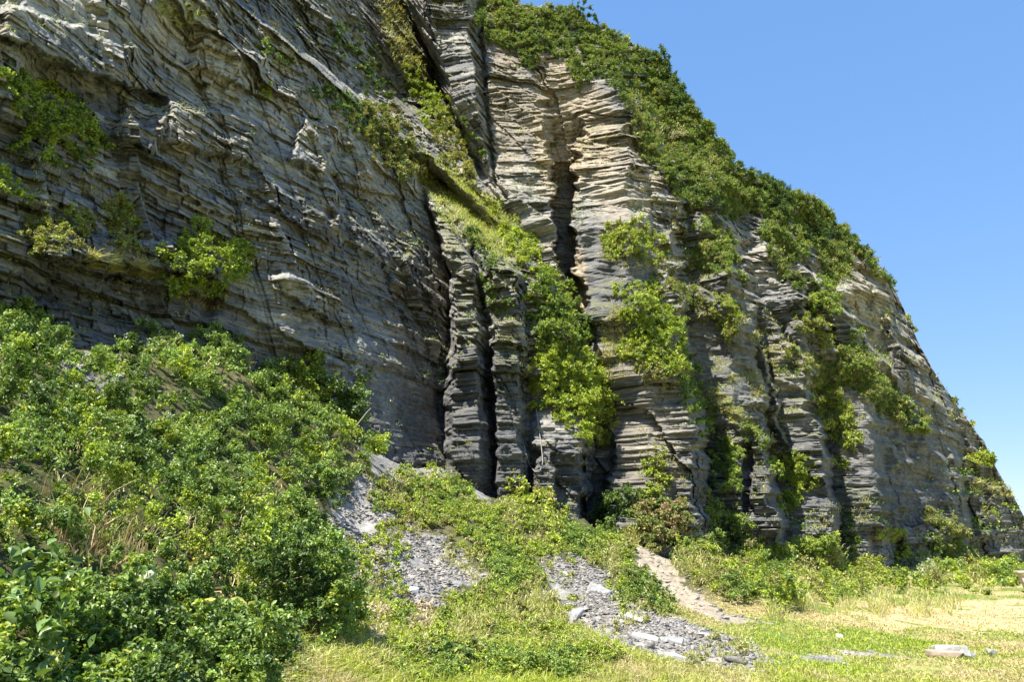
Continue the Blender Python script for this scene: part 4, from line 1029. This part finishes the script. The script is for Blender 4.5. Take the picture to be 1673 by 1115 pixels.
shrub("dense small leafed bush at the lower right of the thicket", [(430, 850, 44), (480, 880, 44), (440, 910, 46), (510, 920, 36), (390, 880, 36)], 'near', 14, 2.5, 0.60, 6.5, .04, 1.0, THK, stems=8, mix=[('bright', .4)])
shrub("big leaved dark bush at the thicket's right edge beside the grey scree", [(520, 960, 36), (545, 985, 32), (510, 1010, 40), (550, 1025, 28), (535, 930, 26)], 'broad', 15, 2.2, 0.52, 10, .06, 1.0, THK, stems=6, mix=[('mid', .4)])
shrub("airy yellow green bush in the centre of the lower thicket", [(330, 880, 46), (380, 930, 46), (320, 940, 44), (290, 900, 36)], 'olive', 14, 2.3, 0.52, 6.5, .04, 1.0, THK, stems=8, mix=[('bright', .4), ('grass', .1)])
shrub("large leaved plant filling the bottom left corner of the photo", [(20, 930, 56), (70, 960, 56), (20, 1010, 60), (90, 1030, 50), (40, 1090, 56), (110, 930, 36)], 'broad', 26, 1.6, 0.52, 22, .07, .9, THK, stems=9, aspect=.6, mix=[('dark', .35)])
shrub("spray of wide pale lobed leaves right of the dry reed clump", [(185, 985, 30), (215, 1000, 30), (195, 1020, 26), (235, 975, 18)], 'silver', 20, 1.5, 0.45, 26, .08, .8, THK, stems=5, aspect=.8, mix=[('broad', .6)])
shrub("whorled broad leafed plant near the bottom edge of the thicket", [(320, 1045, 34), (360, 1060, 36), (400, 1055, 30), (340, 1090, 36), (300, 1080, 26)], 'near', 20, 1.7, 0.52, 21, .07, .85, THK, stems=8, aspect=.42, mix=[('lime', .2), ('dark', .2)])
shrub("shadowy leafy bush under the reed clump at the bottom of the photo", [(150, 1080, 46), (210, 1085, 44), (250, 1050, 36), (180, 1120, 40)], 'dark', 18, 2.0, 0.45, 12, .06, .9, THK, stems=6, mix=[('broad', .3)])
shrub("low bushy patch at the front edge of the thicket next to the lawn", [(440, 1010, 38), (470, 1040, 36), (420, 1060, 34), (450, 1085, 30)], 'mid', 15, 2.2, 0.45, 8, .05, 1.0, THK, stems=6, mix=[('dark', .3), ('bright', .2)])
grass("big clump of dry grey brown reeds on the left of the thicket", [(90, 850, 36), (130, 870, 42), (170, 900, 44), (120, 910, 36), (210, 930, 30)], 'brown', 1100, .5, 85, 2.0, .6, THK, name="reed_clump", cat="reeds", mix=[('straw', .55), ('olive', .3)])
grass("three drooping bleached grass stalks over the dark upper right bush", [(330, 610, 12), (400, 600, 14), (420, 615, 12)], 'straw', 60, .6, 30, 1.6, .9, THK, name="reed_clump", cat="reeds")
grass("bleached grass stalks hanging above the whorled broad leafed plant", [(385, 985, 14), (395, 1000, 12)], 'straw', 60, .7, 80, 2.4, 1.0, THK, name="reed_clump", cat="reeds")
grass("dry brown tangle beside the white stones on the middle scree", [(655, 975, 12), (648, 985, 10), (668, 990, 9)], 'brown', 220, .15, 16, 1.4, 1.0, None, name="dead_grass", cat="dead grass")
grass("pale flowering grass drift in front of the cliff foot scrub", [(1320, 985, 20), (1380, 980, 24), (1440, 985, 26), (1500, 988, 26), (1270, 1000, 18), (1550, 985, 20)], 'straw', 3000, .35, 11, 1.0, .8, None, name="grass_drift", cat="tall grass", mix=[('grass', 1.2), ('bright', .3)])

# ------------------------------------------------------------------ hanging root, stones, table
def point(px, py):
    P, n, ok = surf(np.array([px]), np.array([py])); return P[0], n[0]
def thing_from(v, f, name, mat, label, cat, group=None, smooth_shade=False, col=None):
    base = v[np.argmin(v[:, 2])].copy(); base[:2] = v[:, :2].mean(0)
    o = np_mesh(name, v - base, f, mat, smooth_shade, col); o.location = base
    return tag(o, label, cat, group)
M_ROOT = plain_material("bleached_root", (.34, .30, .25), .8, 25, .3)
pts = []
for px, py in [(876, 668), (879, 690), (882, 712), (885, 735), (887, 755), (883, 768), (874, 771), (866, 762), (860, 745), (856, 728)]:
    P, n = point(px, py); pts.append(at(px, py, np.hypot(P[0], P[1]) - .12))
v, f = tube_geo(np.array(pts), [.017] * 5 + [.014] * 5, 6)
thing_from(v, f, "hanging_root", M_ROOT, "thin pale root looping down the grey rock under the biggest gully bush", "root", None, True)
M_DEADW = plain_material("dead_wood", (.36, .32, .28), .85, 30, .35)
for lab, a, b in [("bare grey dead branch sticking out of the thicket's right edge", (560, 720), (606, 668)), ("pale dead stick lying across the brown tangle on the scree", (648, 996), (668, 980)),
                  ("straight bleached stick among the lower thicket leaves", (236, 1022), (284, 1000))]:
    Pa, _ = point(*a); Pb, _ = point(*b)
    Ra = min(np.hypot(*Pa[:2]), np.hypot(*Pb[:2])) - (.5 if a[0] in (560, 236) else .1)
    pa, pb = at(*a, Ra), at(*b, Ra - .2)
    t = np.linspace(0, 1, 7)[:, None]; w = 1.6 * Ra / 1356
    path = pa + (pb - pa) * t + UP * .05 * np.sin(t * 9) * np.linalg.norm(pb - pa) * .4
    v, f = tube_geo(path, np.linspace(w, w * .4, 7), 5)
    thing_from(v, f, "dead_branch", M_DEADW, lab, "branch", None, True)

def slab(center, size, rz, tilt, mat, name, label, cat, group=None, seed=1, n=26, cham=.16):
    rr_ = np.random.default_rng(seed)
    bm = bmesh.new()
    sx, sy, sz = size
    for k in range(n):
        c = rr_.uniform(-1, 1, 3); ax = rr_.integers(0, 3); c[ax] = math.copysign(1, c[ax])
        c = np.clip(c * (1 + cham), -1, 1) * (1 - cham * .35 * rr_.random(3))
        bm.verts.new((c[0] * sx / 2, c[1] * sy / 2, c[2] * sz / 2))
    bmesh.ops.convex_hull(bm, input=bm.verts)
    bm.verts.ensure_lookup_table()
    for vtx in [q for q in bm.verts if not q.link_faces]: bm.verts.remove(vtx)
    bmesh.ops.bevel(bm, geom=bm.edges[:], offset=min(size) * .05, segments=1, affect='EDGES')
    me = bpy.data.meshes.new(name); bm.to_mesh(me); bm.free(); me.materials.append(mat)
    o = bpy.data.objects.new(name, me); o.location = center; o.rotation_euler = (tilt[0], tilt[1], rz); COL.objects.link(o)
    return tag(o, label, cat, group)
M_STONE = plain_material("grey_shale_block", (.30, .295, .28), .85, 6, .4, .5)
M_PALE = plain_material("pale_sandstone", (.42, .40, .36), .85, 6, .25, .5)
M_BROWN = plain_material("brown_sandstone", (.42, .32, .23), .85, 5, .35, .5)
M_WHITE = plain_material("white_stone", (.75, .74, .72), .8, 6, .12, .4)
SC = "large stones lying on the scree"
for k, (px, py, wpx, hpx, mat, rz, tilt, lab) in enumerate([
    (672, 968, 20, 13, M_WHITE, .4, (.2, .1), "bright white stone above the brown tangle on the middle scree"),
    (708, 972, 26, 12, M_PALE, -.3, (.15, .1), "flat pale stone right of the bright white stone"),
    (677, 1028, 24, 14, M_WHITE, .2, (.1, .2), "white stone lowest on the middle scree among green leaves"),
    (975, 970, 46, 16, M_STONE, -.5, (.25, .35), "long tilted shale slab casting a dark shadow on the right scree"),
    (943, 1012, 30, 26, M_STONE, .5, (.5, -.5), "upright leaning grey slab at the left rim of the right scree"),
    (1036, 1012, 34, 12, M_PALE, -.5, (.2, .25), "smooth pale slab on the upper side of the right scree"),
    (1055, 1045, 44, 10, M_PALE, -.25, (.1, .15), "flat cream slab in the middle of the right scree"),
    (1095, 1050, 40, 13, M_STONE, -.3, (.1, .1), "dark ended block right of the flat cream slab"),
    (1100, 1082, 36, 18, M_PALE, .1, (.08, .05), "biggest boxy pale block at the bottom tip of the right scree"),
    (1138, 1074, 14, 9, M_STONE, .6, (.1, .2), "small rounded stone right of the boxy pale block"),
    (1168, 1086, 22, 12, M_BROWN, -.2, (.15, .1), "brown faced stone nearest the lawn at the scree tip"),
    (1204, 1065, 20, 12, M_STONE, .3, (.1, .1), "dark grey stone out on the lawn right of the scree"),
    (1150, 1040, 24, 8, M_PALE, -.2, (.1, .1), "thin pale stone on the upper right rim of the right scree"),
    (1176, 1043, 12, 9, M_STONE, .2, (.1, .1), "dark little stone at the end of the thin pale stone"),
    (1372, 1043, 11, 8, M_WHITE, .2, (.1, .1), "single white stone on the yellow lawn")]):
    P, n = point(px, py); m = np.hypot(P[0], P[1]) / 1356
    slab(P + UP * hpx * m * .22, (wpx * m * .95, wpx * m * .65, hpx * m * .7), rz, tilt, mat, "stone", lab, "stone", SC, 40 + k)
P, n = point(1553, 1077); m = np.hypot(P[0], P[1]) / 1356
LAWN = "cut stone blocks on the lawn"
slab(P + np.array([0, .2, .05]), (46 * m, .28, .10), -.08, (0, .02), M_BROWN, "stone_block", "long brown faced stone block lying on the lawn, nearer of the pair", "stone block", LAWN, 71, 60, .05)
slab(P + np.array([.24, .5, .08]), (46 * m, .28, .14), -.05, (0, .0), M_PALE, "stone_block", "paler stone block with a dark broken end behind the brown faced one", "stone block", LAWN, 72, 60, .06)
slab(P + np.array([.31, .10, .05]), (.13, .22, .12), .5, (.1, .5), M_STONE, "stone", "broken grey chunk leaning on the right end of the brown faced block", "stone", LAWN, 73, 30, .2)
P2, _ = point(1618, 1070)
slab(P2 + UP * .04, (.14, .12, .11), .3, (.1, .2), M_PALE, "stone", "small loose rock right of the stone block pair", "stone", LAWN, 74, 24, .2)

# weathered wooden table at the right edge
P, _ = point(1668, 960)
M_WOOD = plain_material("weathered_wood", (.36, .28, .21), .8, 9, .3)
M_WOODL = plain_material("sun_bleached_wood", (.55, .46, .37), .8, 9, .25)
tb = bpy.data.objects.new("wooden_table", None); R_t = 37.0
x_, y_, z_ = ray(1668, 960); base = np.array([x_ * R_t, y_ * R_t, 0]); base[2] = float(ground_z(np.array([base[0]]), np.array([base[1]]), False)[0])
tb.location = base; tb.rotation_euler = (0, 0, -.35); COL.objects.link(tb)
tag(tb, "weathered wooden table with slanted pale legs cut by the right photo edge", "table")
def boxes(name, items, mat, parent):
    bm = bmesh.new()
    for (cx, cy, cz, sx, sy, sz, ry) in items:
        g = bmesh.ops.create_cube(bm, size=1)
        for vt in g["verts"]:
            x, y, z = vt.co.x * sx, vt.co.y * sy, vt.co.z * sz
            vt.co = (cx + x * math.cos(ry) + z * math.sin(ry), cy + y, cz - x * math.sin(ry) + z * math.cos(ry))
    bmesh.ops.bevel(bm, geom=bm.edges[:], offset=.008, segments=1, affect='EDGES')
    me = bpy.data.meshes.new(name); bm.to_mesh(me); bm.free(); me.materials.append(mat)
    o = bpy.data.objects.new(name, me); COL.objects.link(o); o.parent = parent; return o
boxes("table_top", [(.9, -.3 + .2 * k, .76, 2.0, .19, .06, 0) for k in range(4)], M_WOODL, tb)
for lx, ry in ((.22, -.3), (1.55, .3)):
    for ly in (-.25, .25):
        boxes("leg", [(lx - .1 * (1 if ry < 0 else -1), ly, .36, .09, .07, .78, ry)], M_WOODL, tb)
boxes("side_panel", [(.4 + .16 * k, .05, .38, .15, .03, .66, 0) for k in range(7)], M_WOOD, tb)
